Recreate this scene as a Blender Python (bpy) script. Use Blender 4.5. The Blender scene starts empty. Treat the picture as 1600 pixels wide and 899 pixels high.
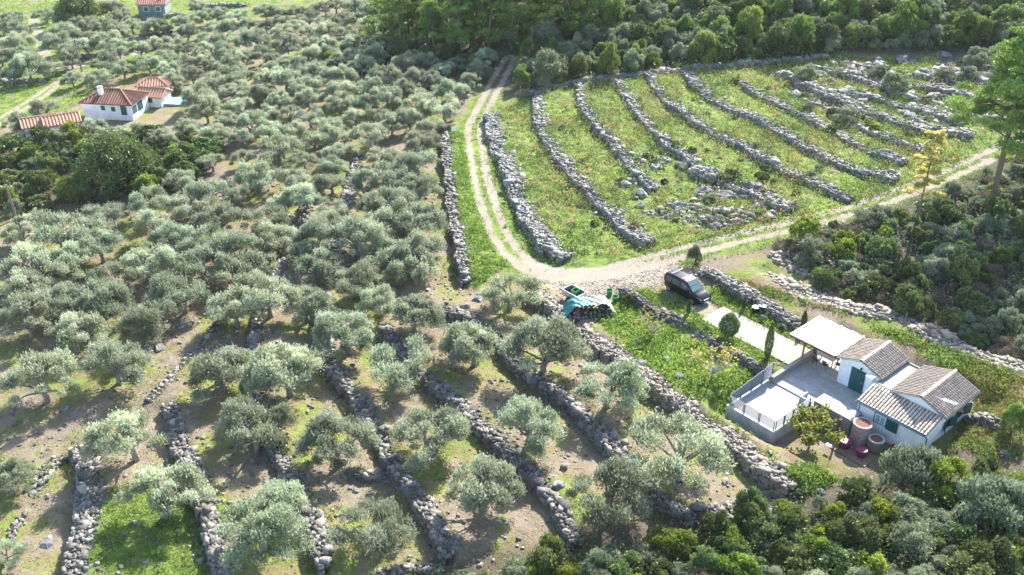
import bpy, bmesh, math, random
import numpy as np
from mathutils import Matrix, Vector
R = math.radians
rng = np.random.default_rng(7); random.seed(7)
scene = bpy.context.scene
C = scene.collection

# ------------------------------------------------------------------ camera, sky, sun, exposure
F = 1520.0; PITCH = R(30.6); CH = 48.0           # focal length in photo pixels, depression, height above the terrace
cam_d = bpy.data.cameras.new('camera'); cam = bpy.data.objects.new('camera', cam_d); C.objects.link(cam)
cam.location = (0, 0, CH); cam.rotation_euler = (math.pi/2 - PITCH, 0, 0)
cam_d.sensor_width = 36; cam_d.lens = 36*F/1600; cam_d.clip_start = .5; cam_d.clip_end = 6000
scene.camera = cam
SUN_AZ = math.atan2(.45, .89); SUN_EL = R(36)
w = bpy.data.worlds.new('World'); scene.world = w; w.use_nodes = True
nt = w.node_tree; sky = nt.nodes.new('ShaderNodeTexSky'); sky.sky_type = 'NISHITA'; sky.sun_disc = False
sky.sun_elevation = SUN_EL; sky.sun_rotation = SUN_AZ; sky.air_density = 1.0; sky.dust_density = 1.0
nt.links.new(sky.outputs[0], nt.nodes['Background'].inputs[0]); nt.nodes['Background'].inputs[1].default_value = .145
sd = bpy.data.lights.new('sun', 'SUN'); sd.energy = 5.0; sd.angle = R(.5); sd.color = (1, .97, .92)
sun = bpy.data.objects.new('sun', sd); C.objects.link(sun); sun.location = (60, 120, 120)
sun.rotation_euler = Vector((-math.sin(SUN_AZ)*math.cos(SUN_EL), -math.cos(SUN_AZ)*math.cos(SUN_EL), -math.sin(SUN_EL))).to_track_quat('-Z', 'Y').to_euler()
vs = scene.view_settings; vs.view_transform = 'Standard'; vs.look = 'None'; vs.gamma = 1; vs.use_curve_mapping = False
vs.exposure = 1.7
HAZE = .00007
scene.cycles.max_bounces = 6; scene.cycles.volume_bounces = 0; scene.cycles.transparent_max_bounces = 6

# ------------------------------------------------------------------ materials
MATS = {}
def mat(name, col=(.5,.5,.5), rough=.8, metal=0, var=0, vscale=3, bump=0, bscale=20, objvar=0, tone=None, spec=.3, col2=None, trans=0, emis=None):
    """procedural material; tone = second colour mixed by the mesh attribute 'tone'; col2 = second colour mixed by noise"""
    m = bpy.data.materials.new(name); m.use_nodes = True; n = m.node_tree.nodes; l = m.node_tree.links
    b = n['Principled BSDF']; b.inputs['Roughness'].default_value = rough; b.inputs['Metallic'].default_value = metal
    b.inputs['Specular IOR Level'].default_value = spec
    rgb = n.new('ShaderNodeRGB'); rgb.outputs[0].default_value = (*col, 1); out = rgb.outputs[0]
    def mix(f, a, c2, mode='MIX', fac=None):
        x = n.new('ShaderNodeMix'); x.data_type = 'RGBA'; x.blend_type = mode
        if f is not None: l.new(f, x.inputs[0])
        else: x.inputs[0].default_value = fac
        l.new(a, x.inputs[6])
        if isinstance(c2, tuple): x.inputs[7].default_value = (*c2, 1)
        else: l.new(c2, x.inputs[7])
        return x.outputs[2]
    if tone:
        at = n.new('ShaderNodeAttribute'); at.attribute_name = 'tone'; out = mix(at.outputs['Fac'], out, tone)
    tc = None
    def coords():
        nonlocal tc
        if tc is None: tc = n.new('ShaderNodeTexCoord')
        return tc.outputs['Object']
    if col2:
        no = n.new('ShaderNodeTexNoise'); no.inputs['Scale'].default_value = vscale; no.inputs['Detail'].default_value = 6; l.new(coords(), no.inputs['Vector'])
        rp = n.new('ShaderNodeValToRGB'); rp.color_ramp.elements[0].position = .42; rp.color_ramp.elements[1].position = .62; l.new(no.outputs[0], rp.inputs[0])
        out = mix(rp.outputs[0], out, col2)
    if var:
        no = n.new('ShaderNodeTexNoise'); no.inputs['Scale'].default_value = vscale*2.3; no.inputs['Detail'].default_value = 8; no.inputs['Roughness'].default_value = .65; l.new(coords(), no.inputs['Vector'])
        mr = n.new('ShaderNodeMapRange'); mr.inputs[1].default_value = .3; mr.inputs[2].default_value = .7; mr.inputs[3].default_value = 1-var; mr.inputs[4].default_value = 1+var; l.new(no.outputs[0], mr.inputs[0])
        out = mix(None, out, mr.outputs[0], 'MULTIPLY', 1.0)
    if objvar:
        oi = n.new('ShaderNodeObjectInfo')
        hs = n.new('ShaderNodeHueSaturation'); l.new(out, hs.inputs['Color'])
        mr = n.new('ShaderNodeMapRange'); mr.inputs[3].default_value = 1-objvar; mr.inputs[4].default_value = 1+objvar; l.new(oi.outputs['Random'], mr.inputs[0]); l.new(mr.outputs[0], hs.inputs['Value'])
        ml = n.new('ShaderNodeMath'); ml.operation = 'MULTIPLY'; ml.inputs[1].default_value = 7.31; l.new(oi.outputs['Random'], ml.inputs[0])
        fr = n.new('ShaderNodeMath'); fr.operation = 'FRACT'; l.new(ml.outputs[0], fr.inputs[0])
        m2 = n.new('ShaderNodeMapRange'); m2.inputs[3].default_value = .5-objvar*.07; m2.inputs[4].default_value = .5+objvar*.07; l.new(fr.outputs[0], m2.inputs[0]); l.new(m2.outputs[0], hs.inputs['Hue'])
        out = hs.outputs[0]
    l.new(out, b.inputs['Base Color'])
    if bump:
        no = n.new('ShaderNodeTexNoise'); no.inputs['Scale'].default_value = bscale; no.inputs['Detail'].default_value = 6; l.new(coords(), no.inputs['Vector'])
        bp = n.new('ShaderNodeBump'); bp.inputs['Strength'].default_value = bump; bp.inputs['Distance'].default_value = .05; l.new(no.outputs[0], bp.inputs['Height']); l.new(bp.outputs[0], b.inputs['Normal'])
    if trans:
        tr = n.new('ShaderNodeBsdfTranslucent'); ms = n.new('ShaderNodeMixShader'); ms.inputs[0].default_value = trans
        l.new(out, tr.inputs[0]); l.new(b.outputs[0], ms.inputs[1]); l.new(tr.outputs[0], ms.inputs[2]); l.new(ms.outputs[0], n['Material Output'].inputs[0])
    MATS[name] = m; return m
# stone and foliage
mat('stone', (.088,.081,.07), .95, tone=(.30,.28,.245), var=.35, vscale=2.5, bump=.5, bscale=9)
mat('stone_warm', (.17,.145,.12), .95, tone=(.36,.31,.245), var=.35, vscale=2.5, bump=.5, bscale=9)
mat('stone_field', (.135,.128,.115), .95, tone=(.325,.308,.278), var=.35, vscale=2.5, bump=.5, bscale=9)
mat('wall_core', (.09,.08,.065), 1, var=.4, vscale=2)
mat('rock', (.12,.118,.115), .95, col2=(.29,.285,.275), var=.35, vscale=1.2, bump=.8, bscale=5, objvar=.12)
mat('olive_leaf', (.20,.23,.135), .5, tone=(.47,.515,.35), objvar=.26, trans=.42, spec=.35)
mat('olive_bark', (.24,.21,.18), .95, var=.4, vscale=6)
mat('maquis_dark', (.072,.11,.034), .5, tone=(.29,.355,.105), objvar=.3, trans=.25, spec=.4)
mat('maquis_bright', (.09,.14,.025), .5, tone=(.36,.43,.06), objvar=.25, trans=.35, spec=.35)
mat('maquis_grey', (.15,.18,.105), .6, tone=(.36,.40,.24), objvar=.25, trans=.3)
mat('maquis_brown', (.13,.10,.07), .8, tone=(.22,.17,.11), objvar=.25, trans=.2)
mat('pine_needle', (.10,.155,.035), .55, tone=(.36,.46,.11), objvar=.2, trans=.3)
mat('yellow_needle', (.46,.41,.11), .6, tone=(.78,.72,.30), trans=.4)
mat('fig_leaf', (.12,.18,.03), .6, tone=(.45,.33,.07), objvar=.2, trans=.4)
mat('cypress_leaf', (.07,.11,.035), .6, tone=(.20,.28,.09), objvar=.15, trans=.2)
mat('bark', (.16,.13,.105), .95, var=.4, vscale=6)
mat('pale_bark', (.38,.35,.31), .9, var=.3, vscale=6)
mat('weed', (.095,.18,.03), .7, tone=(.35,.46,.09), trans=.45)
mat('dry_weed', (.32,.25,.12), .8, tone=(.52,.43,.22), trans=.4)
mat('russet_weed', (.19,.12,.055), .8, tone=(.36,.25,.09), trans=.35)
# buildings
mat('white_render', (.84,.845,.85), .9, var=.07, vscale=1.2, bump=.2, bscale=40, col2=(.76,.765,.765))
mat('concrete', (.34,.335,.315), .9, var=.16, vscale=1.0, bump=.2, bscale=30, col2=(.29,.285,.265))
mat('pale_concrete', (.285,.26,.22), .9, var=.12, vscale=.8, bump=.15, bscale=30, col2=(.25,.225,.19))
mat('white_deck', (.315,.31,.305), .85, var=.06, vscale=.9, col2=(.295,.29,.285))
mat('wall_concrete', (.46,.475,.48), .9, col2=(.36,.375,.38), var=.12, vscale=.9, bump=.2, bscale=25)
mat('roof_tile', (.37,.305,.245), .85, objvar=.25, var=.3, vscale=4, tone=(.25,.20,.155))
mat('roof_tile_pale', (.44,.37,.30), .85, objvar=.22, var=.25, vscale=4)
mat('roof_under', (.075,.058,.048), .95)
mat('red_tile', (.17,.085,.06), .85, tone=(.30,.16,.11), var=.2, vscale=2)
mat('orange_tile', (.40,.21,.145), .85, tone=(.48,.28,.20), var=.15, vscale=2)
mat('green_paint', (.012,.085,.085), .5, spec=.5, var=.1)
mat('glass', (.05,.08,.10), .08, spec=.8)
mat('pale_glass', (.30,.38,.40), .12, spec=.7)
mat('windscreen_glass', (.09,.13,.14), .1, spec=.7)
mat('dark_glass', (.012,.016,.018), .08, spec=.8)
mat('gutter', (.10,.22,.26), .5, spec=.5)
mat('fence_shaded_white', (.13,.155,.18), .5, spec=.4)  # blue-grey shade of the white slats' near side put into the base colour
mat('rust', (.16,.065,.035), .8, var=.4, vscale=8)
mat('wood', (.33,.15,.055), .7, var=.25, vscale=10)
mat('dark_wood', (.13,.055,.035), .7, var=.2, vscale=10)
mat('canvas', (.36,.35,.335), .8, var=.08, vscale=2, col2=(.30,.29,.275), trans=.12)
mat('table_top', (.40,.385,.35), .5, var=.05)
mat('dark_metal', (.05,.05,.055), .4, metal=.6)
mat('grey_metal', (.42,.43,.44), .4, metal=.7, var=.1)
mat('clay', (.36,.30,.275), .9, var=.25, vscale=3, col2=(.29,.22,.20))
mat('paving', (.20,.15,.105), .95, var=.3, vscale=2)
mat('clay_inside', (.15,.07,.05), .9, var=.3, vscale=5)
mat('grey_clay', (.17,.15,.14), .9, var=.2, vscale=3)
mat('purple_plastic', (.17,.03,.085), .45, var=.15, vscale=4)
mat('green_house', (.20,.28,.27), .9, var=.08)
mat('teal_tarp', (.012,.17,.16), .45, var=.35, vscale=5, spec=.5, bump=.4, bscale=7)
mat('white_sheet', (.30,.275,.255), .6, var=.1, vscale=4, bump=.3, bscale=6)
mat('green_plastic', (.02,.22,.06), .4, spec=.5)
mat('blue_plastic', (.03,.16,.55), .4, spec=.5)
mat('black_plastic', (.015,.015,.018), .4, spec=.5)
mat('white_plastic', (.80,.82,.84), .5)
mat('red_plastic', (.45,.03,.03), .4)
mat('car_paint', (.006,.007,.009), .2, spec=.5)
mat('car_hood', (.016,.017,.019), .25, spec=.8)
mat('tyre', (.02,.02,.02), .9)
mat('alloy', (.55,.56,.58), .35, metal=.8)
mat('headlight', (.75,.78,.80), .15, spec=.8)
mat('tail_red', (.40,.02,.015), .3)
mat('plate', (.8,.8,.8), .5)
mat('pool_water', (.25,.65,.80), .1, spec=.6)
mat('pole_wood', (.20,.17,.14), .9, var=.2)
mat('asphalt', (.42,.40,.38), .95, var=.15, vscale=.6)

# ------------------------------------------------------------------ mesh helpers
def new_obj(name, me, m=None, parent=None):
    if m is not None: me.materials.append(MATS[m] if isinstance(m, str) else m)
    o = bpy.data.objects.new(name, me); C.objects.link(o)
    if parent is not None: o.parent = parent
    return o
def tag(o, label=None, cat=None, group=None, kind=None):
    if label: o['label'] = label
    if cat: o['category'] = cat
    if group: o['group'] = group
    if kind: o['kind'] = kind
    return o
def thing(name, label, cat, loc=(0,0,0), rz=0, group=None):
    o = bpy.data.objects.new(name, None); C.objects.link(o); o.empty_display_size = .3
    o.location = loc; o.rotation_euler = (0,0,rz)
    return tag(o, label, cat, group)
def mesh_poly(name, V, faces_n, tone=None, smooth=False):
    """V (N,3); faces_n (M,k) index array with constant k"""
    me = bpy.data.meshes.new(name); V = np.asarray(V, np.float32); Fa = np.asarray(faces_n, np.int32)
    me.vertices.add(len(V)); me.vertices.foreach_set('co', V.ravel())
    k = Fa.shape[1]; me.loops.add(Fa.size); me.loops.foreach_set('vertex_index', Fa.ravel())
    me.polygons.add(len(Fa)); me.polygons.foreach_set('loop_start', np.arange(0, Fa.size, k, dtype=np.int32))
    if smooth: me.polygons.foreach_set('use_smooth', np.ones(len(Fa), bool))
    me.update(calc_edges=True)
    if tone is not None:
        a = me.attributes.new('tone', 'FLOAT', 'POINT'); a.data.foreach_set('value', np.asarray(tone, np.float32))
    return me
class MB:
    def __init__(s): s.v = []; s.f = []; s.t = []
    def raw(s, vs, fs, t=0.):
        n = len(s.v); s.v += [tuple(map(float, q)) for q in vs]; s.f += [[i+n for i in f] for f in fs]; s.t += [t]*len(vs); return s
    def box(s, lo, hi, M=None, t=0.):
        x0,y0,z0 = lo; x1,y1,z1 = hi
        P = [(x0,y0,z0),(x1,y0,z0),(x1,y1,z0),(x0,y1,z0),(x0,y0,z1),(x1,y0,z1),(x1,y1,z1),(x0,y1,z1)]
        if M is not None: P = [tuple(M @ Vector(p)) for p in P]
        return s.raw(P, [(3,2,1,0),(4,5,6,7),(0,1,5,4),(1,2,6,5),(2,3,7,6),(3,0,4,7)], t)
    def hexa(s, bot, top, t=0.):
        return s.raw(list(bot)+list(top), [(3,2,1,0),(4,5,6,7),(0,1,5,4),(1,2,6,5),(2,3,7,6),(3,0,4,7)], t)
    def tube(s, pts, rad, n=6, cap=True, t=0.):
        pts = [Vector(p) for p in pts]; m = len(pts); rad = rad if hasattr(rad, '__len__') else [rad]*m
        b = len(s.v); vs = []
        for i, p in enumerate(pts):
            d = (pts[min(i+1,m-1)] - pts[max(i-1,0)]).normalized()
            x = d.orthogonal().normalized(); 
            if abs(d.z) > .05: x = (Vector((1,0,0)) - d*d.x).normalized()
            y = d.cross(x)
            for k in range(n):
                a = 2*math.pi*k/n; vs.append(p + (x*math.cos(a)+y*math.sin(a))*rad[i])
        fs = [(i*n+k, i*n+(k+1)%n, (i+1)*n+(k+1)%n, (i+1)*n+k) for i in range(m-1) for k in range(n)]
        if cap: fs += [tuple(range(n))[::-1], tuple(range((m-1)*n, m*n))]
        return s.raw(vs, fs, t)
    def lathe(s, prof, n=20, c=(0,0,0), t=0.):
        m = len(prof); vs = [(c[0]+r*math.cos(2*math.pi*k/n), c[1]+r*math.sin(2*math.pi*k/n), c[2]+z) for r, z in prof for k in range(n)]
        fs = [(i*n+k, i*n+(k+1)%n, (i+1)*n+(k+1)%n, (i+1)*n+k) for i in range(m-1) for k in range(n)]
        fs += [tuple(range(n))[::-1], tuple(range((m-1)*n, m*n))]
        return s.raw(vs, fs, t)
    def build(s, name, m, parent=None, off=None, smooth=False, bevel=0):
        me = bpy.data.meshes.new(name); V = s.v
        if off is not None: V = [(a-off[0], b-off[1], c-off[2]) for a,b,c in V]
        me.from_pydata(V, [], s.f); me.update()
        if any(s.t):
            a = me.attributes.new('tone', 'FLOAT', 'POINT'); a.data.foreach_set('value', np.array(s.t, np.float32))
        if smooth:
            for p in me.polygons: p.use_smooth = True
        if bevel:
            bm = bmesh.new(); bm.from_mesh(me); bmesh.ops.bevel(bm, geom=bm.edges[:], offset=bevel, segments=2, affect='EDGES'); bm.to_mesh(me); bm.free()
        return new_obj(name, me, m, parent)
def copy_tree(o, parent=None):
    c = o.copy(); C.objects.link(c)
    if parent is not None: c.parent = parent
    for ch in o.children: copy_tree(ch, c)
    return c

# ------------------------------------------------------------------ pixel -> place
cp, sp = math.cos(PITCH), math.sin(PITCH)
def ray(px, py):
    u = (px-800)/F; v = -(py-449.5)/F
    return np.array([u, cp+v*sp, -sp+v*cp])
def at(px, py, z=0.):
    d = ray(px, py); t = (z-CH)/d[2]; return np.array([d[0]*t, d[1]*t, z])
def sstep(a, b, x): t = np.clip((x-a)/(b-a), 0, 1); return t*t*(3-2*t)
def fnoise(x, y, s, seed=0):
    q = .0
    for k in range(4):
        f = 2.0**k/s; a = seed*1.7+k*2.1
        q = q + np.sin(x*f*.93+y*f*.41+a)*np.cos(y*f*1.07-x*f*.37+a*1.9)/(1.6**k)
    return q*.5
def H0(x, y):
    x = np.asarray(x, float); y = np.asarray(y, float)
    z = .06*(np.clip(x, -150, 150)-22)
    z = z + .03*np.clip(y-85, 0, 200)*sstep(-40, 20, x)
    z = z + .14*np.clip(y-150+.25*np.clip(x-20, 0, 90), 0, 220)*sstep(-35, 10, x)   # wooded hillside
    z = z + .05*np.clip(y-260, 0, 800)
    return z + .35*fnoise(x, y, 19., 1)*sstep(40, 90, y)
def at_g(px, py, dz=0.):
    z = 0.
    for _ in range(14):
        p = at(px, py, z); z = .5*z + .5*(float(H0(p[0], p[1]))+dz)
    return np.array([p[0], p[1], z-dz])
def pxs(s): return [tuple(map(float, q.split(','))) for q in s.split()]
def world_line(s): return np.array([at_g(*q)[:2] for q in pxs(s)])
def pl_dist(x, y, P):
    """signed distance to a polyline (positive on its right-hand side), distance beyond its ends"""
    best = np.full(x.shape, 1e9); sg = np.ones(x.shape); ex = np.zeros(x.shape); n = len(P)-1
    for i in range(n):
        a, b = P[i], P[i+1]; d = b-a; L2 = d@d+1e-9; L = math.sqrt(L2)
        t = ((x-a[0])*d[0]+(y-a[1])*d[1])/L2; tc = np.clip(t, 0, 1)
        dist = np.hypot(x-a[0]-tc*d[0], y-a[1]-tc*d[1]); cr = (d[1]*(x-a[0])-d[0]*(y-a[1]))
        e = np.zeros(x.shape)
        if i == 0: e = np.maximum(e, -t*L)
        if i == n-1: e = np.maximum(e, (t-1)*L)
        m = dist < best; best = np.where(m, dist, best); sg = np.where(m, np.sign(cr), sg); ex = np.where(m, e, ex)
    return best*np.where(sg == 0, 1, sg), ex

# house frame: a runs along the ridges, b towards the lower right of the picture
HA = R(41.0); HO = at(1306, 596.4, 0)[:2]
ea = np.array([math.cos(HA), math.sin(HA)]); eb = np.array([math.sin(HA), -math.cos(HA)])
def hw(a, b): return HO + ea*a + eb*b

# ------------------------------------------------------------------ dry-stone walls: lines in the photo, step, width, height over the upper side
WALLS = [
 # name, points, step, width, extra height, stone size, stone material, label
 ('W1', '697,200 699,235 702,270 708,320 718,380 731,445', 1.35, 1.26, 0.06, 0.264, 'stone', 'dry-stone retaining wall running along the left verge of the dirt track'),
 ('W2', '622,250 618,300 610,340 607,375 610,405 614,452', 1.22, 0.92, 0.06, 0.264, 'stone', 'upright stretch of dry-stone terrace wall, the next one left of the track wall'),
 ('W10', '600,518 640,560 670,595 705,625 740,655 775,690 810,722 840,752 865,780 885,810 902,852', 1.22, 1.05, 0.06, 0.264, 'stone', 'dry-stone terrace wall ending at the shrubs below the middle of the picture'),
 ('W3', '562,245 552,280 543,320 534,360 522,410 511,450 502,490 505,530 520,575 545,610 575,650 600,690 620,735 650,775 680,825 708,872', 1.35, 1.13, 0.06, 0.282, 'stone', 'longest dry-stone terrace wall, bending through the middle of the olive grove'),
 ('W4', '487,300 476,342 460,380 442,415 420,460 405,510 399,560 403,610 420,670 440,715 462,765 492,820 515,885', 1.35, 1.13, 0.06, 0.282, 'stone', 'dry-stone terrace wall ending at the bottom edge left of centre'),
 ('W5', '268,632 283,686 297,724 313,765 325,800 340,850 350,905', 1.35, 1.26, 0.06, 0.282, 'stone', 'dry-stone terrace wall left of the two bottom-centre terraces, with a squared upper end'),
 ('W5b', '345,500 325,530 295,560 265,595 232,628', 0.5, 0.67, 0.15, 0.246, 'stone', 'low line of pale stones crossing the bare soil at left'),
 ('W6', '128,700 140,736 145,774 138,824 128,874 122,915', 1.22, 1.8, 0.06, 0.264, 'stone', 'broad leftmost dry-stone wall running off the bottom-left edge'),
 ('W6b', '132,698 105,712 75,728', 0.3, 0.42, 0.3, 0.246, 'stone', 'short low stone row branching left from the broad leftmost wall'),
 ('W7', '12,840 25,815 40,790 62,745 90,715', 0.3, 0.59, 0.1, 0.299, 'stone', 'tumbled stone row near the bottom-left corner'),
 ('W8', '832,462 875,495 915,525 955,552 1000,588 1050,627 1095,657 1130,680 1165,707 1200,737 1237,768', 1.69, 1.5, 0.06, 0.211, 'stone_warm', 'rubble-topped retaining wall between the olive grove and the cottage garden'),
 ('W9', '690,487 735,500 770,525 800,560 835,597 875,615 905,640 940,680 975,722 1000,755 1025,785 1088,808', 1.35, 1.05, 0.06, 0.264, 'stone', 'dark dry-stone terrace wall next below the cottage garden wall'),
 ('W11', '590,897 640,889 692,886', 0.4, 0.59, 0.3, 0.264, 'stone', 'short cross wall closing a terrace at the bottom edge of the picture'),
 ('W12', '972,460 1012,481 1050,501 1087,518 1125,541 1162,563 1196,584', 0.6, 0.59, 0.15, 0.229, 'stone', 'narrow stone wall between the green garden and the concrete parking slab'),
 ('W13', '1096,427 1125,443 1150,458 1180,475 1215,495 1252,514', -0.5, 1.2, 0.75, 0.229, 'stone', 'thick dry-stone wall with grassy top behind the parked car'),
 ('W14', '1195,428 1250,456 1300,478 1345,490 1395,496 1440,519 1490,542 1540,566 1605,582', -0.9, 1.7, 0.15, 0.317, 'stone_warm', 'broad pale stone bank behind the cottage below the dark shrubs'),
 ('W15', '1512,640 1535,655 1562,672', 0.2, 0.76, 0.4, 0.317, 'stone', 'low tumbled stone row off the right end of the cottage'),
 ('W16', '545,738 570,746 612,737', 0.3, 0.59, 0.5, 0.299, 'stone', 'short stone row joining the long bending wall above the bottom-centre terrace'),
 ('F1', '768,183 776,214 790,248 803,280 816,312 833,350 855,384 888,404', 1.22, 2.09, 0.06, 0.264, 'stone_field', 'wide dry-stone wall along the right side of the dirt track'),
 ('F2', '844,142 842,176 851,212 867,234 885,258 907,283 932,312 960,338 995,370 1016,382', 0.89, 1.48, 0.06, 0.264, 'stone_field', 'first field wall right of the track-side wall'),
 ('F3', '906,130 912,162 932,195 958,222 985,252 1005,280 1022,298', 0.89, 1.34, 0.06, 0.264, 'stone_field', 'second field wall right of the track-side wall'),
 ('F4', '962,122 982,150 1005,185 1030,210 1050,232 1078,246 1098,272', 0.89, 1.34, 0.06, 0.264, 'stone_field', 'third field wall right of the track-side wall'),
 ('F5', '1016,117 1032,145 1057,170 1092,195 1127,212 1170,232 1215,262 1255,278 1300,296 1332,312', 0.89, 1.34, 0.06, 0.264, 'stone_field', 'fourth field wall right of the track-side wall, reaching the cross track'),
 ('F6', '1068,110 1092,137 1125,162 1162,178 1200,194 1232,213 1264,230 1290,246 1322,258 1358,271 1402,280', 0.89, 1.6, 0.06, 0.282, 'stone_field', 'long thick field wall through the middle of the terraced meadow'),
 ('F7', '1148,124 1187,148 1237,172 1275,193 1314,208 1345,228 1378,242 1414,257', 0.7, 1.34, 0.06, 0.282, 'stone_field', 'field wall next above the long thick one in the terraced meadow'),
 ('F8', '1250,134 1300,156 1355,176 1402,192 1452,208', 0.6, 1.5, 0.35, 0.299, 'stone_field', 'tumbled field wall below the three pale olive bushes at upper right'),
 ('F9', '1345,150 1395,163 1450,178 1505,197', 0.6, 1.5, 0.35, 0.299, 'stone_field', 'short field wall near the big pine at the right edge'),
 ('F10', '1420,138 1475,144 1525,156 1570,168', 0.6, 1.5, 0.35, 0.317, 'stone_field', 'highest short field wall behind the big pine at the right edge'),
 ('F13', '1300,112 1345,126 1400,146 1440,160', .5, 1.4, .35, .32, 'stone_field', 'rocky broken wall behind the large drooping bush'),
 ('F14', '1215,118 1250,128 1285,146 1320,160', .5, 1.3, .3, .32, 'stone_field', 'short broken wall left of the pale feathery bush'),
 ('F15', '1440,196 1480,206 1520,214', .4, 1.3, .3, .32, 'stone_field', 'low broken wall behind the golden conifer'),
 ('F16', '1330,195 1370,210 1420,228 1445,240', .6, 1.2, .25, .3, 'stone_field', 'low wall joining the cross track beside the golden conifer'),
 ('F11', '812,148 837,142 900,130 965,122 1065,111 1130,106 1200,98 1290,90', 0.2, 0.5, 0.45, 0.282, 'stone_field', 'low boundary wall between the terraced meadow and the woodland'),
 ('F12', '1085,268 1120,280 1165,295 1205,312 1240,328', 0.89, 1.63, 0.06, 0.37, 'stone_field', 'ragged rocky wall above the bend of the cross track'),
 ('G1', '470,96 500,103 530,110 548,118', 0.4, 0.76, 0.3, 0.317, 'stone_field', 'pale stone heap row in the far grove beside bare shrubs'),
 ('G2', '220,58 262,54 300,50', 0.7, 0.67, 0.3, 0.317, 'stone_field', 'terrace wall behind the far yellow-green strip at upper left'),
 ('G3', '145,72 190,66 235,62', 0.6, 0.67, 0.3, 0.317, 'stone_field', 'terrace wall crossing the bright strip above the far road'),
 ('G4', '112,92 160,86 225,74', 0.5, 0.67, 0.3, 0.317, 'stone_field', 'stone wall edging the upper side of the far road'),
 ('G5', '300,14 340,12 385,8', 0.6, 0.67, 0.3, 0.317, 'stone_field', 'far terrace wall near the top edge right of the grey-green house'),
 ('G6', '410,24 455,20 500,16', 0.6, 0.67, 0.3, 0.317, 'stone_field', 'far terrace wall near the top edge left of the pines'),
 ('G7', '222,32 250,27 285,25', 0.6, 0.67, 0.3, 0.317, 'stone_field', 'terrace wall right below the far grey-green house'),
 ('G8', '5,130 40,128 72,126', 0.4, 0.67, 0.3, 0.317, 'stone_field', 'stone wall beside the twin-rut lane at far left'),
]
WL = {w_[0]: world_line(w_[1]) for w_ in WALLS}
def hframe(x, y): dx = x-HO[0]; dy = y-HO[1]; return dx*ea[0]+dy*ea[1], dx*eb[0]+dy*eb[1]
PADS = [(-9.6,-3.6,-4.1,.9,-1.45), (-1.6,3.4,-15,-3.4,-.07), (-.8,6.2,-3.6,9.7,-.1), (-9.2,-2.9,.7,10.5,-1.1), (-1.0,2.8,-22,-15,-.05)]
def H(x, y):
    x = np.asarray(x, float); y = np.asarray(y, float); sh = x.shape; x = x.ravel(); y = y.ravel()
    z = H0(x, y)
    for nm, _, st, wd, *_r in WALLS:
        P = WL[nm]; lo = P.min(0)-10; hi = P.max(0)+10
        m = np.nonzero((x > lo[0])&(x < hi[0])&(y > lo[1])&(y < hi[1]))[0]
        if not len(m): continue
        d, ex = pl_dist(x[m], y[m], P)
        # wall lines run away -> towards the camera: right-hand side of travel is the picture's left (lower) side
        z[m] += np.clip(-d/(wd*.5), -1, 1)*st*.5*np.exp(-np.abs(d)/3.2)*np.exp(-np.maximum(ex, 0)/.8)
    a, b = hframe(x, y)
    for a0,a1,b0,b1,zz in PADS:
        dd = np.hypot(np.maximum(np.maximum(a0-a, a-a1), 0), np.maximum(np.maximum(b0-b, b-b1), 0))
        k = 1-sstep(0, 1.8, dd); z = z*(1-k)+zz*k
    z = z + .05*fnoise(x, y, 1.6, 3)
    for a0,a1,b0,b1,zz in ((-3.9,4.0,-3.3,9.1,-.35), (-9.2,-3.8,-3.7,.4,-.6), (-2.5,0,3.6,9.1,-.9), (-.8,2.3,-13.5,-3.5,-.06)):
        m = (a > a0)&(a < a1)&(b > b0)&(b < b1); z[m] = np.minimum(z[m], zz)
    return z.reshape(sh)
def h1(x, y): return float(H(np.array([x]), np.array([y]))[0])
def place(px, py, dz=0.):
    """point of the real (stepped) terrain seen at a pixel, for a thing whose centre is dz above the ground"""
    p = at_g(px, py, dz); z = p[2]
    for _ in range(3):
        z = h1(p[0], p[1]); q = at(px, py, z+dz); p = .5*p[:3]+.5*np.array([q[0], q[1], z])
    return np.array([p[0], p[1], h1(p[0], p[1])])

# ------------------------------------------------------------------ ground sheet (one grid, split into setting pieces)
TR = {'main': ('796,92 788,108 775,130 760,160 743,192 741,212 745,240 752,280 763,322 777,360 797,392 830,418 880,432', .85),
      'cross': ('880,432 950,426 1020,407 1090,388 1160,370 1220,357 1300,337 1380,313 1450,286 1520,256 1620,208', .85),
      'lane': ('-40,212 0,190 40,165 95,128', .8), 'road': ('-30,122 35,115 110,105 160,93 225,80 300,66', 0.), 'path': ('52,30 58,50 66,75 75,98', .6)}
TRW = {k: (world_line(v[0]), v[1]) for k, v in TR.items()}
def axis_ext(a, glo, ghi, d=.9):
    a = list(a); s = d
    while a[-1] < ghi: s *= 1.22; a.append(a[-1]+s)
    s = d
    while a[0] > glo: s *= 1.22; a.insert(0, a[0]-s)
    return np.array(a)
gx = np.r_[np.arange(-112, -62, .75), np.arange(-62, 62, .42), np.arange(62, 100, .9)]; gx = axis_ext(gx, -2500, 2500)
ys = [-300., -150, -60, -10, 15]; y_ = 26.
while y_ < 235: ys.append(y_); y_ += .42 + max(0, y_-60)*.004
s_ = 1.4
while y_ < 3500: ys.append(y_); s_ *= 1.2; y_ += s_
gy = np.array(ys)
GX, GY = np.meshgrid(gx, gy); GZ = H(GX, GY)
nxg, nyg = len(gx), len(gy)
def inv_px(X, Y, Z):
    z = Z-CH; f = np.maximum(Y*cp-z*sp, .5); return 800+F*X/f, 449.5-F*(Y*sp+z*cp)/f
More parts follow.
